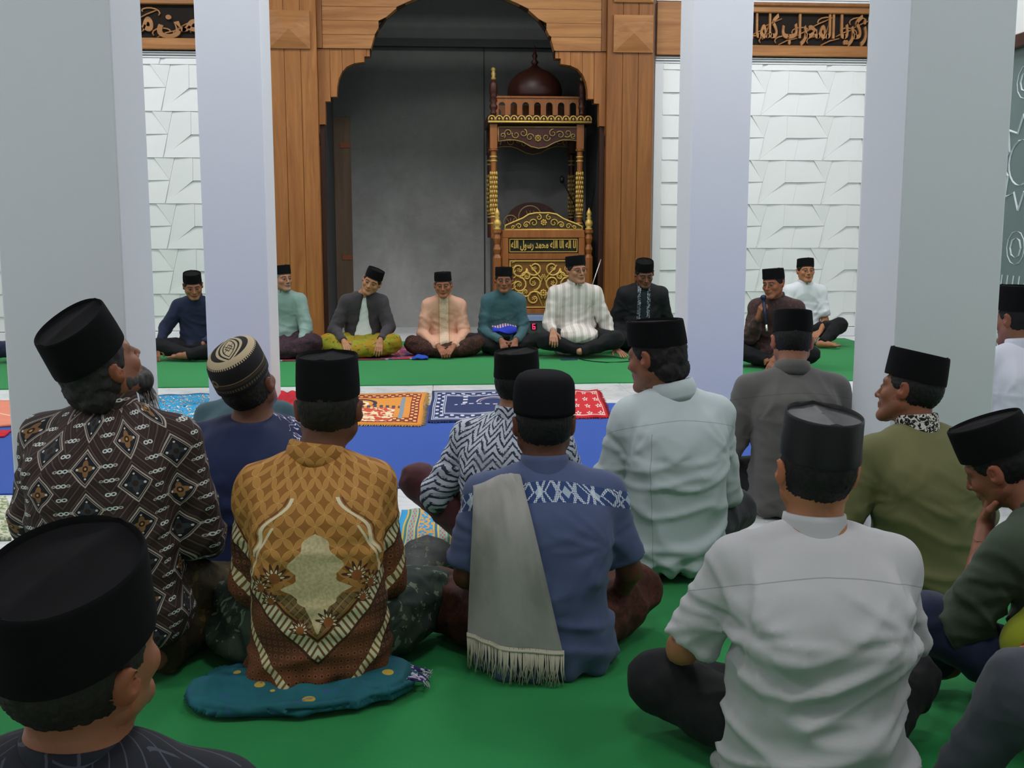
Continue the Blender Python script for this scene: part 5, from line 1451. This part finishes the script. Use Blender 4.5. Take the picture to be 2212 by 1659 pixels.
for sx_ in (-1, 1):
    for (u, v, r, a0, tn, sg) in ((.36, .30, .095, pi, 1.3, 1), (.13, .33, .10, 0, 1.3, -1), (.36, -.02, .10, pi/2, 1.4, 1), (.14, .03, .095, -pi/2, 1.2, -1), (.36, -.32, .10, 0, 1.3, 1), (.14, -.30, .10, pi, 1.3, -1), (.25, .16, .06, 0, 1.1, 1), (.26, -.17, .06, pi, 1.1, 1)):
        spiral(mb, cxm+sx_*u*w_, czm+v*h_, r, a0 if sx_ > 0 else pi-a0, tn, sg*sx_, YF-.018, .0145)
        flower(mb, cxm+sx_*u*w_, czm+v*h_, .030, YF-.022, 5)
    mb.tube([(cxm+sx_*.01, YF-.02, czm-.46*h_), (cxm+sx_*.10*w_, YF-.02, czm-.15*h_), (cxm+sx_*.02*w_, YF-.02, czm+.1*h_), (cxm+sx_*.20*w_, YF-.02, czm+.40*h_)], .009, 5)
    for k in range(9):
        zz = czm-.44*h_+k*.11*h_
        mb.tube([(cxm+sx_*.47*w_, YF-.016, zz), (cxm+sx_*.42*w_, YF-.024, zz+.02), (cxm+sx_*.40*w_, YF-.016, zz+.05)], [.009, .008, .003], 5)
flower(mb, cxm, czm-.18*h_, .05, YF-.024, 8); flower(mb, cxm, czm+.16*h_, .035, YF-.024, 6)
sub(mb, 'carved_scrolls', M_gold, mim, True)['kind'] = 'stuff'
# crest above the front
zc0 = ztop; crest = [(1090, 497), (1092, 487), (1104, 482), (1118, 476), (1130, 471), (1142, 463), (1158, 460), (1186, 460), (1202, 463), (1216, 472), (1230, 478), (1246, 484), (1257, 489), (1258, 497)]
cp = [W2(x, y, YF) for x, y in crest]
sub(MB().prism(cp[::-1], YF-.004, YF+.02), 'crest_board', mat('crest_ground', col=lin('4c3a18'), rough=.6), mim)
mb = MB(); mb.tube([(x, YF-.006, z) for x, z in cp], .011, 6); mb.tube([(cp[0][0], YF-.006, cp[0][1]+.004), (cp[-1][0], YF-.006, cp[-1][1]+.004)], .012, 6)
cc = (cp[0][0]+cp[-1][0])/2
for sx_ in (-1, 1):
    for (dx, dz, r, a0, sg) in ((.12, .085, .05, 0, 1), (.21, .06, .045, pi, -1), (.30, .045, .035, 0, 1), (.37, .03, .025, pi, -1), (.06, .15, .035, pi/2, 1)):
        spiral(mb, cc+sx_*dx, zc0+dz, r, a0 if sx_ > 0 else pi-a0, 1.2, sg*sx_, YF-.012, .008)
    flower(mb, cc+sx_*.21, zc0+.06, .025, YF-.018, 5)
flower(mb, cc, zc0+.09, .045, YF-.018, 7)
sub(mb, 'gilt_crest', M_gold, mim, True)['kind'] = 'stuff'
# newel posts with gilt onion finials
def newel(x):
    z = ztop-.01
    o = sub(MB().lathe([(.055, 0), (.055, z-.32), (.035, z-.28), (.052, z-.22), (.030, z-.16), (.050, z-.09), (.038, z-.04), (.058, z-.02), (.058, z+.01)], (x, YF, 0), 8), 'newel_post', M_mimb, mim)
    g = MB().lathe([(.040, .0), (.048, .015), (.030, .035), (.046, .06), (.050, .085), (.036, .115), (.022, .13), (.036, .145), (.020, .165), (.034, .185), (.028, .215), (.010, .25), (.001, .27)], (x-x, 0, 0), 12)
    off = np.array(o.location); g.v = [(p[0]+x-mim.location.x, p[1], p[2]+z+.01) for p in g.v]
    return g.build('finial', M_gold, o, True)
newel(xL); newel(xR)
# canopy posts: squared top, turned middle with gilt rings, gilt leafy foot
def canopy_post(x, y, dark=False):
    zt = W2(1065, 262, YM)[1]
    m = M_mimd if dark else M_mimb
    o = sub(MB().box(x-.045, x+.045, y-.045, y+.045, zt-.33, zt, .006).lathe([(.052, -.02), (.058, -.01), (.052, 0)], (x, y, zt-.33), 12).lathe([(.036, ztop-.1), (.036, zt-.35)], (x, y, 0), 12), 'canopy_post', m, mim)
    g = MB(); X = x-mim.location.x; Yy = y-mim.location.y
    for zz in (zt-.42, zt-.47, zt-.62, ztop+.08, ztop+.16, ztop+.20): g.lathe([(.034, -.012), (.046, -.006), (.046, .006), (.034, .012)], (X, Yy, zz), 12)
    for k in range(9):
        a = 2*pi*k/9
        for j in range(9):
            zz = ztop+.24+j*.055; g.lathe([(.002, -.03), (.013, -.01), (.012, .01), (.002, .028)], (X+.040*cos(a+j*.35), Yy+.040*sin(a+j*.35), zz), 5)
    g = g.build('gilt_carving', M_gold2 if dark else M_gold, o, True); g['kind'] = 'stuff'
cxl = W2(1066, 300, YM)[0]; cxr = W2(1253, 300, YM)[0]
for x in (cxl, cxr): canopy_post(x, YM)
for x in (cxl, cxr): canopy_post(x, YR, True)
# cornice, railing, dome
zk0, zk1 = W2(1165, 265, YM)[1], W2(1165, 250, YM)[1]
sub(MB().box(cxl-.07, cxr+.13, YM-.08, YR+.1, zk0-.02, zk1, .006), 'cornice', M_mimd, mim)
mb = MB(); n = 14; cw = (cxr+.13-cxl+.07)/n
for k in range(n):
    cx = cxl-.07+(k+.5)*cw; pts = [(cx+.040*cos(a), YM-.09, zk0+.03+.042*sin(a)) for a in np.linspace(-.3, pi+.3, 9)]
    mb.tube(pts, .009, 5); mb.lathe([(.001, -.02), (.018, 0), (.001, .02)], (cx, YM-.09, zk0+.035), 6)
mb.box(cxl-.07, cxr+.13, YM-.10, YM-.08, zk0-.012, zk0+.012, .004)
sub(mb, 'scalloped_band', M_gold, mim, True)['kind'] = 'stuff'
zr0, zr1 = zk1, W2(1165, 213, YM)[1]
mb = MB(); xa, xb = cxl+.03, cxr-.02; nb_ = 7; pw = (xb-xa)/nb_
poly = []
arc = []
for k in range(nb_):
    x0, x1 = xa+k*pw, xa+(k+1)*pw; c = (x0+x1)/2; r = pw*.28; zt = zr1-.045-r
    left = [(c-r, zt+r*sin(a)) if 0 else (c+r*cos(a), zt+r*sin(a)) for a in np.linspace(pi, pi/2, 6)]
    right = [(c+r*cos(a), zt+r*sin(a)) for a in np.linspace(pi/2, 0, 6)]
    for yy in (YM, YR):
        sub(MB().prism([(x0, zr0), (c-r, zr0)]+left+[(c, zr1)]+right+[(c+r, zr0), (x1, zr0), (x1, zr1+.001), (x0, zr1+.001)], yy-.012, yy+.012), 'arcade_bay', M_mimb, mim)
sub(MB().box(xa-.05, xb+.05, YM-.03, YM+.02, zr1+.001, zr1+.026, .004), 'railing_cap', M_mimb, mim)
for x in (cxl, cxr+.02):
    o = sub(MB().lathe([(.03, zr0), (.04, zr0+.03), (.025, zr0+.05), (.045, zr0+.08), (.05, zr0+.11), (.03, zr0+.14), (.048, zr0+.17), (.035, zr0+.21), (.05, zr1+.02), (.035, zr1+.04), (.05, zr1+.06), (.048, zr1+.17), (.02, zr1+.21)], (x, YM-.01, 0), 12), 'corner_post', M_mimd, mim, True)
    g = MB().lathe([(.02, .21), (.034, .23), (.02, .25), (.03, .29), (.018, .31), (.03, .33), (.028, .345), (.012, .36)], (x-mim.location.x, YM-.01-mim.location.y, zr1), 10); g.build('finial', M_gold2, o, True)
dx = W2(1155, 200, (YM+YR)/2)[0]; dz = zr1+.02; DR = .33
prof = [(DR, 0), (DR*1.03, .06)]+[(DR*1.04*cos(a), .08+.31*sin(a)) for a in np.linspace(.1, 1.25, 9)]+[(.06, .40), (.02, .44)]
sub(MB().lathe(prof, (dx, (YM+YR)/2, dz), 28), 'dome', mat('dome_red_brown', lambda c: mix(noise(c.obj, 6, 3), lin('3a1810'), lin('26100a')), rough=.45), mim, True)
sub(MB().lathe([(.02, .42), (.05, .46), (.02, .50), (.035, .54), (.02, .57), (.012, .62), (.002, .66)], (dx, (YM+YR)/2, dz), 10), 'dome_finial', M_mimd, mim, True)
# carved valances, front and rear
def valance(Y, m, zoff=0., dxo=0.):
    pts = [(1076, 275), (1247, 275), (1247, 305), (1232, 303), (1214, 303), (1198, 308), (1180, 318), (1163, 321), (1146, 317), (1128, 307), (1112, 303), (1094, 303), (1076, 306)]
    P_ = [(W2(x, y, YM)[0]+dxo, W2(x, y, YM)[1]+zoff) for x, y in pts]
    sub(MB().prism(P_, Y, Y+.02), 'valance_board', M_mimd, mim)
    mb = MB(); mb.tube([(x, Y-.006, z) for x, z in P_]+[(P_[0][0], Y-.006, P_[0][1])], .007, 5); c = (P_[0][0]+P_[1][0])/2; z0 = P_[0][1]
    for sx_ in (-1, 1):
        for k, (u, v, r) in enumerate(((.10, -.12, .05), (.18, -.07, .05), (.27, -.09, .05), (.36, -.07, .05), (.43, -.10, .035))): spiral(mb, c+sx_*u, z0+v, r, k*1.3, 1.2, sx_*(1 if k % 2 else -1), Y-.008, .008)
    flower(mb, c, z0-.13, .05, Y-.01, 8)
    sub(mb, 'gilt_scrolls', m, mim, True)['kind'] = 'stuff'
valance(YM-.03, M_gold2); valance(YR-.03, M_gold2, -.02)
# seat back seen through the posts
sx0 = W2(1150, 470, 14.2)[0]
mb = MB(); pl = []
for k in range(15):
    a = pi*k/14; pl.append((sx0+.34*cos(a), ztop+.05+.30*sin(a)**.8))
sub(MB().prism([(p[0], p[1]) for p in pl]+[(sx0-.34, ztop-.4), (sx0+.34, ztop-.4)], 14.2, 14.24), 'seat_back', M_mimd, mim)
for (px_, py_, r) in ((1145, 470, .145), (1103, 480, .085)):
    c = W2(px_, py_, 13.8); mb.tube([(c[0]+r*cos(a), 13.8, c[1]+r*sin(a)) for a in np.linspace(0, 2*pi, 22)], .008, 6)
    for k in range(3): mb.tube([(c[0]-.04+.04*k, 13.8, c[1]-r*.8), (c[0]-.02+.02*k, 13.8, c[1]), (c[0]-.05+.05*k, 13.8, c[1]+r*.6)], .004, 4)
sub(mb, 'ring_ornament', mat('dull_brass', col=lin('8d7c54'), rough=.5, metal=.4), mim, True)

# ------------------------------------------------------------------ small things around the row
# battery lamp box with a red digit in front of the pulpit
ax_, az_ = W2(1166, 690, 12.6)
bxm = MB().box(ax_-.22, ax_+.22, 12.55, 12.75, .012, .34, .015).build('speaker_box', mat('grey_plastic', col=lin('4a4e52'), rough=.5)); tag(bxm, 'grey portable speaker box with a red lit digit, behind the teal shirted man', 'speaker')
MB().box(ax_-.21, ax_+.21, 12.535, 12.551, .26, .33, .006).build('front_strip', mat('pale_blue_plastic', col=lin('8f9fc8'), rough=.4), bxm)
MB().box(ax_-.11, ax_-.04, 12.535, 12.551, .165, .235, .006).build('display', mat('display_black', col=lin('151515'), rough=.3), bxm)
M_red = bpy.data.materials.new('red_led'); M_red.use_nodes = True; q = M_red.node_tree.nodes['Principled BSDF']; q.inputs['Emission Color'].default_value = (1, .02, .10, 1); q.inputs['Emission Strength'].default_value = 3.5; q.inputs['Base Color'].default_value = (.5, 0, .05, 1)
cxd = ax_-.075; dmb = MB(); t_ = .006
for (a, b) in (((-.013, .028), (.013, .028)), ((-.013, .028), (-.013, 0)), ((-.013, 0), (.013, 0)), ((-.013, 0), (-.013, -.028)), ((-.013, -.028), (.013, -.028)), ((.013, 0), (.013, -.028))):
    dmb.box(cxd+min(a[0], b[0])-t_/2, cxd+max(a[0], b[0])+t_/2, 12.530, 12.536, .2+min(a[1], b[1])-t_/2, .2+max(a[1], b[1])+t_/2)
dmb.build('digit', M_red, bxm)
MB().tube([(ax_+.06, 12.53, .215), (ax_+.06, 12.55, .215)], .03, 16).build('round_knob', mat('yellow_knob', col=lin('c8cc5a'), rough=.5), bxm)
MB().tube([(ax_+.15, 12.53, .205), (ax_+.15, 12.55, .205)], .022, 12).build('round_knob', mat('yellow_knob'), bxm)
# slim metal rod leaning by the pulpit
r0 = W2(1282, 606, 12.9); r1 = W2(1298, 560, 12.9)
tag(MB().tube([(r0[0]-.19, 12.85, .015), (r0[0], 12.88, r0[1]), (r1[0], 12.9, r1[1])], .006, 8).build('metal_rod', mat('bright_metal', col=lin('c9c6bd'), rough=.3, metal=.9), None, True), 'thin pale metal rod standing beside the right foot of the pulpit', 'rod')
# dark boom stand standing inside the niche
bs = empty('microphone_stand', (W2(1252, 560, 13.95)[0], 13.95, 0)); tag(bs, 'thin black microphone stand behind the right newel post of the pulpit', 'stand')
Mbk = mat('black_metal', col=lin('101012'), rough=.4)
sub(MB().tube([(bs.location.x, 13.95, .02), W2(1262, 490, 13.95)[:1]+(13.95,)+W2(1262, 490, 13.95)[1:]], .012, 8), 'pole', Mbk, bs)
a_ = W2(1214, 388, 13.9); b_2 = W2(1270, 500, 13.95); c_2 = W2(1286, 395, 13.95)
sub(MB().tube([(a_[0], 13.9, a_[1]), (b_2[0], 13.95, b_2[1])], .008, 6), 'boom', Mbk, bs); sub(MB().tube([(c_2[0], 13.95, c_2[1]), (b_2[0], 13.95, b_2[1])], .008, 6), 'boom', Mbk, bs)
sub(MB().lathe([(.001, -.05), (.028, -.03), (.03, .02), (.001, .05)], (a_[0], 13.9, a_[1]), 10), 'microphone_head', Mbk, bs, True)
sub(MB().lathe([(.12, 0), (.12, .015), (.02, .03)], (bs.location.x, 13.95, 0), 20), 'foot', Mbk, bs)
# telephone with cable on the green carpet
ph = fl(1229, 776, .014)
pho = MB().box(-.085, .085, -.04, .04, 0, .010, .004).build('phone', mat('dark_blue_glass', col=lin('27405a'), rough=.25)); pho.location = (ph[0], ph[1], .0085); pho.rotation_euler = (0, 0, .08); tag(pho, 'dark phone lying on the green carpet in front of the striped shirt man', 'phone')
MB().box(-.07, .07, -.032, .032, .010, .0108).build('screen', mat('phone_screen', col=lin('1a3a58'), rough=.1, spec=.8), pho)
cpts = [fl(x, y, .012) for x, y in ((1252, 775), (1262, 778), (1285, 781), (1310, 783), (1340, 782), (1368, 780))]
tag(MB().tube([(p[0], p[1], .0125) for p in cpts], .005, 6).build('cable', Mbk, None, True), 'black cable running from the phone to the right over the green carpet', 'cable')
# folded blue cloth on the lap of the teal shirted man
def local(P, v): s = P.root.scale[0]; c, n_ = cos(P.root.rotation_euler.z), sin(P.root.rotation_euler.z); return (P.root.location.x+s*(c*v[0]-n_*v[1]), P.root.location.y+s*(n_*v[0]+c*v[1]), P.root.location.z+s*v[2])
def draped(name, P, pts_fn, nu, nv, m, label, cat, th=.006, parent=None, uvs=1):
    V = []; UV = []
    for lay in (0, 1):
        for j in range(nv+1):
            for i in range(nu+1):
                a, nrm = pts_fn(i/nu, j/nv); V.append(np.array(a)+np.array(nrm)*th*(1-lay)); UV.append((i/nu, j/nv, 0))
    Q = []; N_ = (nu+1)*(nv+1)
    for j in range(nv):
        for i in range(nu):
            a = j*(nu+1)+i; Q.append((a, a+1, a+nu+2, a+nu+1)); Q.append((N_+a, N_+a+nu+1, N_+a+nu+2, N_+a+1))
    for i in range(nu): Q.append((i, N_+i, N_+i+1, i+1)); a = nv*(nu+1)+i; Q.append((a, a+1, N_+a+1, N_+a))
    for j in range(nv): a = j*(nu+1); Q.append((a, a+nu+1, N_+a+nu+1, N_+a)); a += nu; Q.append((a, N_+a, N_+a+nu+1, a+nu+1))
    W_ = [local(P, v) for v in V]
    o = mesh_np(name, W_, Q, m, None, True, {'pat': ('FLOAT_VECTOR', UV)}); tag(o, label, cat); return o
def f_bl(c):
    return mix(gt(c.v, .72)*gt(sn(c.u*60), -.3), mix(noise(c.pat, 6, 2)*.5, lin('2338b8'), lin('18257e')), lin('c9a58c'))
draped('folded_cloth', P5, lambda u, v: ((.12-.24*u, .27+.03*sin(v*3)-.10*v, .225+.07*v+.012*sin(u*7+v*4)), (0, .6, .8)), 14, 10, mat('royal_blue_cloth', f_bl, rough=.8), 'royal blue folded cloth with patterned edge on the lap of the teal shirted man', 'cloth', .016)
draped('blue_bundle', P4, lambda u, v: ((.16+.16*u, .37+.13*v, .012+.03*sin(u*pi)*sin(v*pi)+.004*sin(u*12)), (0, 0, 1)), 12, 8, mat('plain_royal_blue', col=lin('2348b0'), rough=.8), 'small blue cloth corner on the carpet, left of the peach jacket man', 'cloth', .01)
# microphone in the hand
a = P8.A[1]; wv = a['wr']; dd = a['hd']/np.linalg.norm(a['hd'])
mc = np.array(P8.HC)+P8.Rh@np.array([.012, .155, -.085]); lo_ = wv+dd*.09+np.array([-.035, .02, 0]); lo_ = mc+(lo_-mc)/np.linalg.norm(lo_-mc)*.19
ax3 = mc-lo_; ax3 /= np.linalg.norm(ax3); L0 = local(P8, lo_-ax3*.06); L1 = local(P8, mc-ax3*.03); L2 = local(P8, mc+ax3*.012)
mic = MB().tube([L0, L1], [.012, .018], 12).build('microphone', mat('dark_mic', col=lin('1c2740'), rough=.35, metal=.3), None, True); tag(mic, 'handheld microphone held at the mouth of the man in dark brown', 'microphone')
MB().tube([np.array(L1)+(np.array(L2)-np.array(L1))*t for t in (0, .2, .6, .9, 1.)], [.018, .026, .028, .018, .004], 12).build('mesh_head', mat('mic_mesh', col=lin('26324e'), rough=.4, metal=.6), mic, True)
MB().tube([np.array(L0)+(np.array(L0)-np.array(L1))*.25, L0], [.011, .0125], 10).build('tail', mat('bright_metal'), mic, True)

# ------------------------------------------------------------------ towel over the shoulder of the man in slate blue
def on_back(P, x, z, gap=.006, y0=-.40):
    y = y0
    for _ in range(40):
        d = float(P.f_shirt(np.array([[x, y, z]]))[0])
        if d < gap: break
        y += max(d*.8, .002)
        if y > .2: break
    return y
M_towel = mat('grey_linen', lambda c: mix(smooth(noise(c.pat, 2.2, 4), .42, .66)*.65, mix(gt(sn(c.u*300)*sn(c.v*900), 0)*.25, lin('a3a19c'), lin('8a8883')), lin('74776f')), rough=.95, bump=.3)
NU, NV = 12, 34
grid = {}
zs_top, zs_bot = .585, .115
for i in range(NU+1):
    u = i/NU; col_ = []
    for j in range(NV+1):
        v = j/NV
        if v < .2:                              # from the chest up over the shoulder
            t = v/.2; x = -.215+.135*u; z = .40+(.19)*sin(t*pi/2)-.03*abs(u-.5)*0; y = .14-.13*t; 
            zt = .60-.35*(-.10-x)*(1 if x < -.10 else 0); z = min(z, zt); pos = (x, y, z)
        else:
            t = (v-.2)/.8; x = (-.215+.135*u)*(1-t)+(-.235+.270*u)*t; zt = .60-.35*(-.10-x)*(1 if x < -.10 else 0)
            z = zt-(zt-zs_bot+.02*u)*t
            y = on_back(PE, x, z, .025); y = min(y, -.02-.05*t) if y > .05 else y; pos = (x, y, z)
        col_.append(pos)
    grid[i] = col_
# the cloth hangs: never moves inward again below the shoulder blades
for i in range(NU+1):
    ys = [p[1] for p in grid[i]]; 
    for j in range(int(NV*.2)+1, NV+1):
        y = ys[j]
        if j > 8: y = min(y, ys[j-1]+.006)
        ys[j] = y
        grid[i][j] = (grid[i][j][0], y-.0-.004*sin(i*1.1+j*.25), grid[i][j][2])
def tf(u, v): return grid[round(u*NU)][round(v*NV)], (0, -1, .15)
tow = draped('towel', PE, tf, NU, NV, M_towel, 'grey linen towel with cream fringe over the left shoulder of the slate blue shirt', 'towel', .007)
mb = MB(); rg = np.random.RandomState(4)
M_fr = mat('cream_fringe', col=lin('b9b5a0'), rough=.95)
e0 = [np.array(grid[i][NV]) for i in range(NU+1)]
def edge(u): k = min(int(u*NU), NU-1); f = u*NU-k; return e0[k]*(1-f)+e0[k+1]*f
mb.tube([edge(u)+[0, -.006, .004] for u in np.linspace(0, 1, 26)], .005, 6)
for k in range(110):
    u = min(1, max(0, k/109+rg.normal(0, .004))); a = edge(u)+np.array([0, -.006, .002]); L = rg.uniform(.065, .095)
    d1 = rg.normal(0, .008); zf = max(.006, a[2]-L)
    mb.tube([a+[0, 0, .012], a+[d1*.3, -.004, -(a[2]-zf)*.5], np.array([a[0]+d1+.008*sin(k*.9), a[1]-.006-rg.rand()*.01, zf])], .0026, 4, .001)
mb.v = [local(PE, v) for v in mb.v]
fr = mb.build('fringe', M_fr, tow, True); fr['kind'] = 'stuff'

# ------------------------------------------------------------------ folded teal cloth under the man in batik
def f_tc(c):
    o = mix(noise(c.obj, 5, 4, .6, 1), lin('1f6f78'), lin('12454f')); o = mix(lt(voro(c.obj, 9), .17), o, lin('b39a3c')); return mix(gt(noise(c.obj, 16, 3, .6, 2), .63)*.6, o, lin('3a4f86'))
M_tc = mat('teal_print_cloth', f_tc, rough=.8, bump=.2)
def f_cush(P):
    d = None
    for (cx, cy, cz, rx, ry, rz_) in ((0, 0, .022, .30, .20, .024), (-.15, -.05, .03, .17, .15, .028), (.20, .0, .04, .13, .14, .036), (.02, -.04, .035, .24, .17, .022)):
        e = s_ell(P, (cx, cy, cz), (rx, ry, rz_)); d = e if d is None else smin(d, e, .015)
    return smax(d, .0015-P[:, 2], .008)
Pq, Qq = net(f_cush, (-.40, -.28, -.01), (.40, .26, .10), .009)
Nq = vnormals(Pq, Qq); Pq = Pq+Nq*(.013*(1-np.abs(vn(np.stack([Pq[:, 0]*7+Pq[:, 2]*20, Pq[:, 1]*14+Pq[:, 0]*5, Pq[:, 2]*60], 1))))**3+.006*np.sin(Pq[:, 2]*330)*(np.abs(Nq[:, 2]) < .8)-.003)[:, None]; Pq[:, 2] = np.maximum(Pq[:, 2], .001)
cu_ = mesh_np('folded_sarong', Pq, Qq, M_tc); cu_.location = (PC.root.location.x-.05, PC.root.location.y-.06, .0085); tag(cu_, 'folded teal printed cloth on the green carpet under the gold batik man', 'cloth')
mb = MB()
for k in range(26): a = rg.uniform(-.5, .9); mb.tube([(.30+.02*rg.rand(), -.06+.1*rg.rand(), .05), (.335+.02*cos(a), -.05+.1*rg.rand(), .035), (.35+.03*rg.rand(), -.06+.12*rg.rand(), .015+.02*rg.rand())], .003, 4, .001)
f2_ = mb.build('tassels', mat('purple_cream_fringe', lambda c: mix(gt(noise(c.obj, 60, 1), .5), lin('b9b6c4'), lin('3a2f66')), rough=.9), cu_, True); f2_['kind'] = 'stuff'
# black bundle, green sarong end between the two men
def blob(name, ells, h, m, label, cat, loc, rz=0, fold=.008, fs=12, k=.03):
    def f(P):
        d = None
        for c_, r_ in ells: e = s_ell(P, c_, r_); d = e if d is None else smin(d, e, k)
        return smax(d, .001-P[:, 2], .008)
    lo = np.min([np.array(c_)-r_ for c_, r_ in ells], 0)-.04; hi = np.max([np.array(c_)+r_ for c_, r_ in ells], 0)+.04; lo[2] = -.01
    P_, Q_ = net(f, lo, hi, h); N_ = vnormals(P_, Q_)
    P_ = P_+N_*(fold*(1-np.abs(vn(np.stack([P_[:, 0]*fs, P_[:, 1]*fs*.5+P_[:, 2]*fs, P_[:, 2]*fs*1.5], 1))))**3)[:, None]; P_[:, 2] = np.maximum(P_[:, 2], .001)
    o = mesh_np(name, P_, Q_, m); o.location = loc; o.rotation_euler = (0, 0, rz); tag(o, label, cat); return o
g = fl(895, 1330)
blob('black_cloth_bundle', [((0, 0, .09), (.11, .16, .10)), ((.05, .08, .13), (.10, .12, .08)), ((-.04, -.08, .05), (.12, .10, .05))], .012, mat('black_green_print', f_sarong('0e120f', '161b16', '4a5a3a', 9), rough=.6, bump=.3), 'crumpled black green cloth bundle between gold batik and slate blue men', 'cloth', (g[0], g[1]+.12, .0085))
b_g = fl(1880, 1190)
# ear of red and yellow cloth at the right edge
rr_ = wl(2292, 1432, 2.45)
blob('batik_cloth', [((0, 0, .10), (.14, .12, .05)), ((.1, .05, .08), (.12, .12, .08))], .012, mat('red_yellow_batik', f_sarong('7a1420', '5a0e18', 'c9a52a', 12), rough=.8), 'red and yellow batik cloth lying in the lap at the right edge', 'cloth', (rr_[0]+.04, 2.45, rr_[1]-.10), fold=.01)

lm_ = wl(2275, 1400, 2.6)
def f_lim(P): return smin(s_ell(P, (0, 0, 0), (.12, .10, .10)), s_ell(P, (.06, .02, .08), (.10, .10, .12)), .03)
Pl_, Ql_ = net(f_lim, (-.2, -.2, -.2), (.25, .2, .28), .012)
Nl_ = vnormals(Pl_, Ql_); Pl_ = Pl_+Nl_*(.006*vn(Pl_*14))[:, None]
inv = np.array(PK.root.matrix_basis.inverted() if 0 else [[1]])
s_ = PK.root.scale[0]; th_ = -PK.root.rotation_euler.z
Wl_ = (Pl_+np.array([lm_[0], 2.62, lm_[1]])-np.array(PK.root.location))/s_
Wl_ = np.stack([Wl_[:, 0]*cos(th_)-Wl_[:, 1]*sin(th_), Wl_[:, 0]*sin(th_)+Wl_[:, 1]*cos(th_), Wl_[:, 2]], 1)
u_ = mesh_np('undershirt', Wl_, Ql_, M_lime, PK.root); u_['label'] = 'lime green undershirt showing below the dark green sleeve'
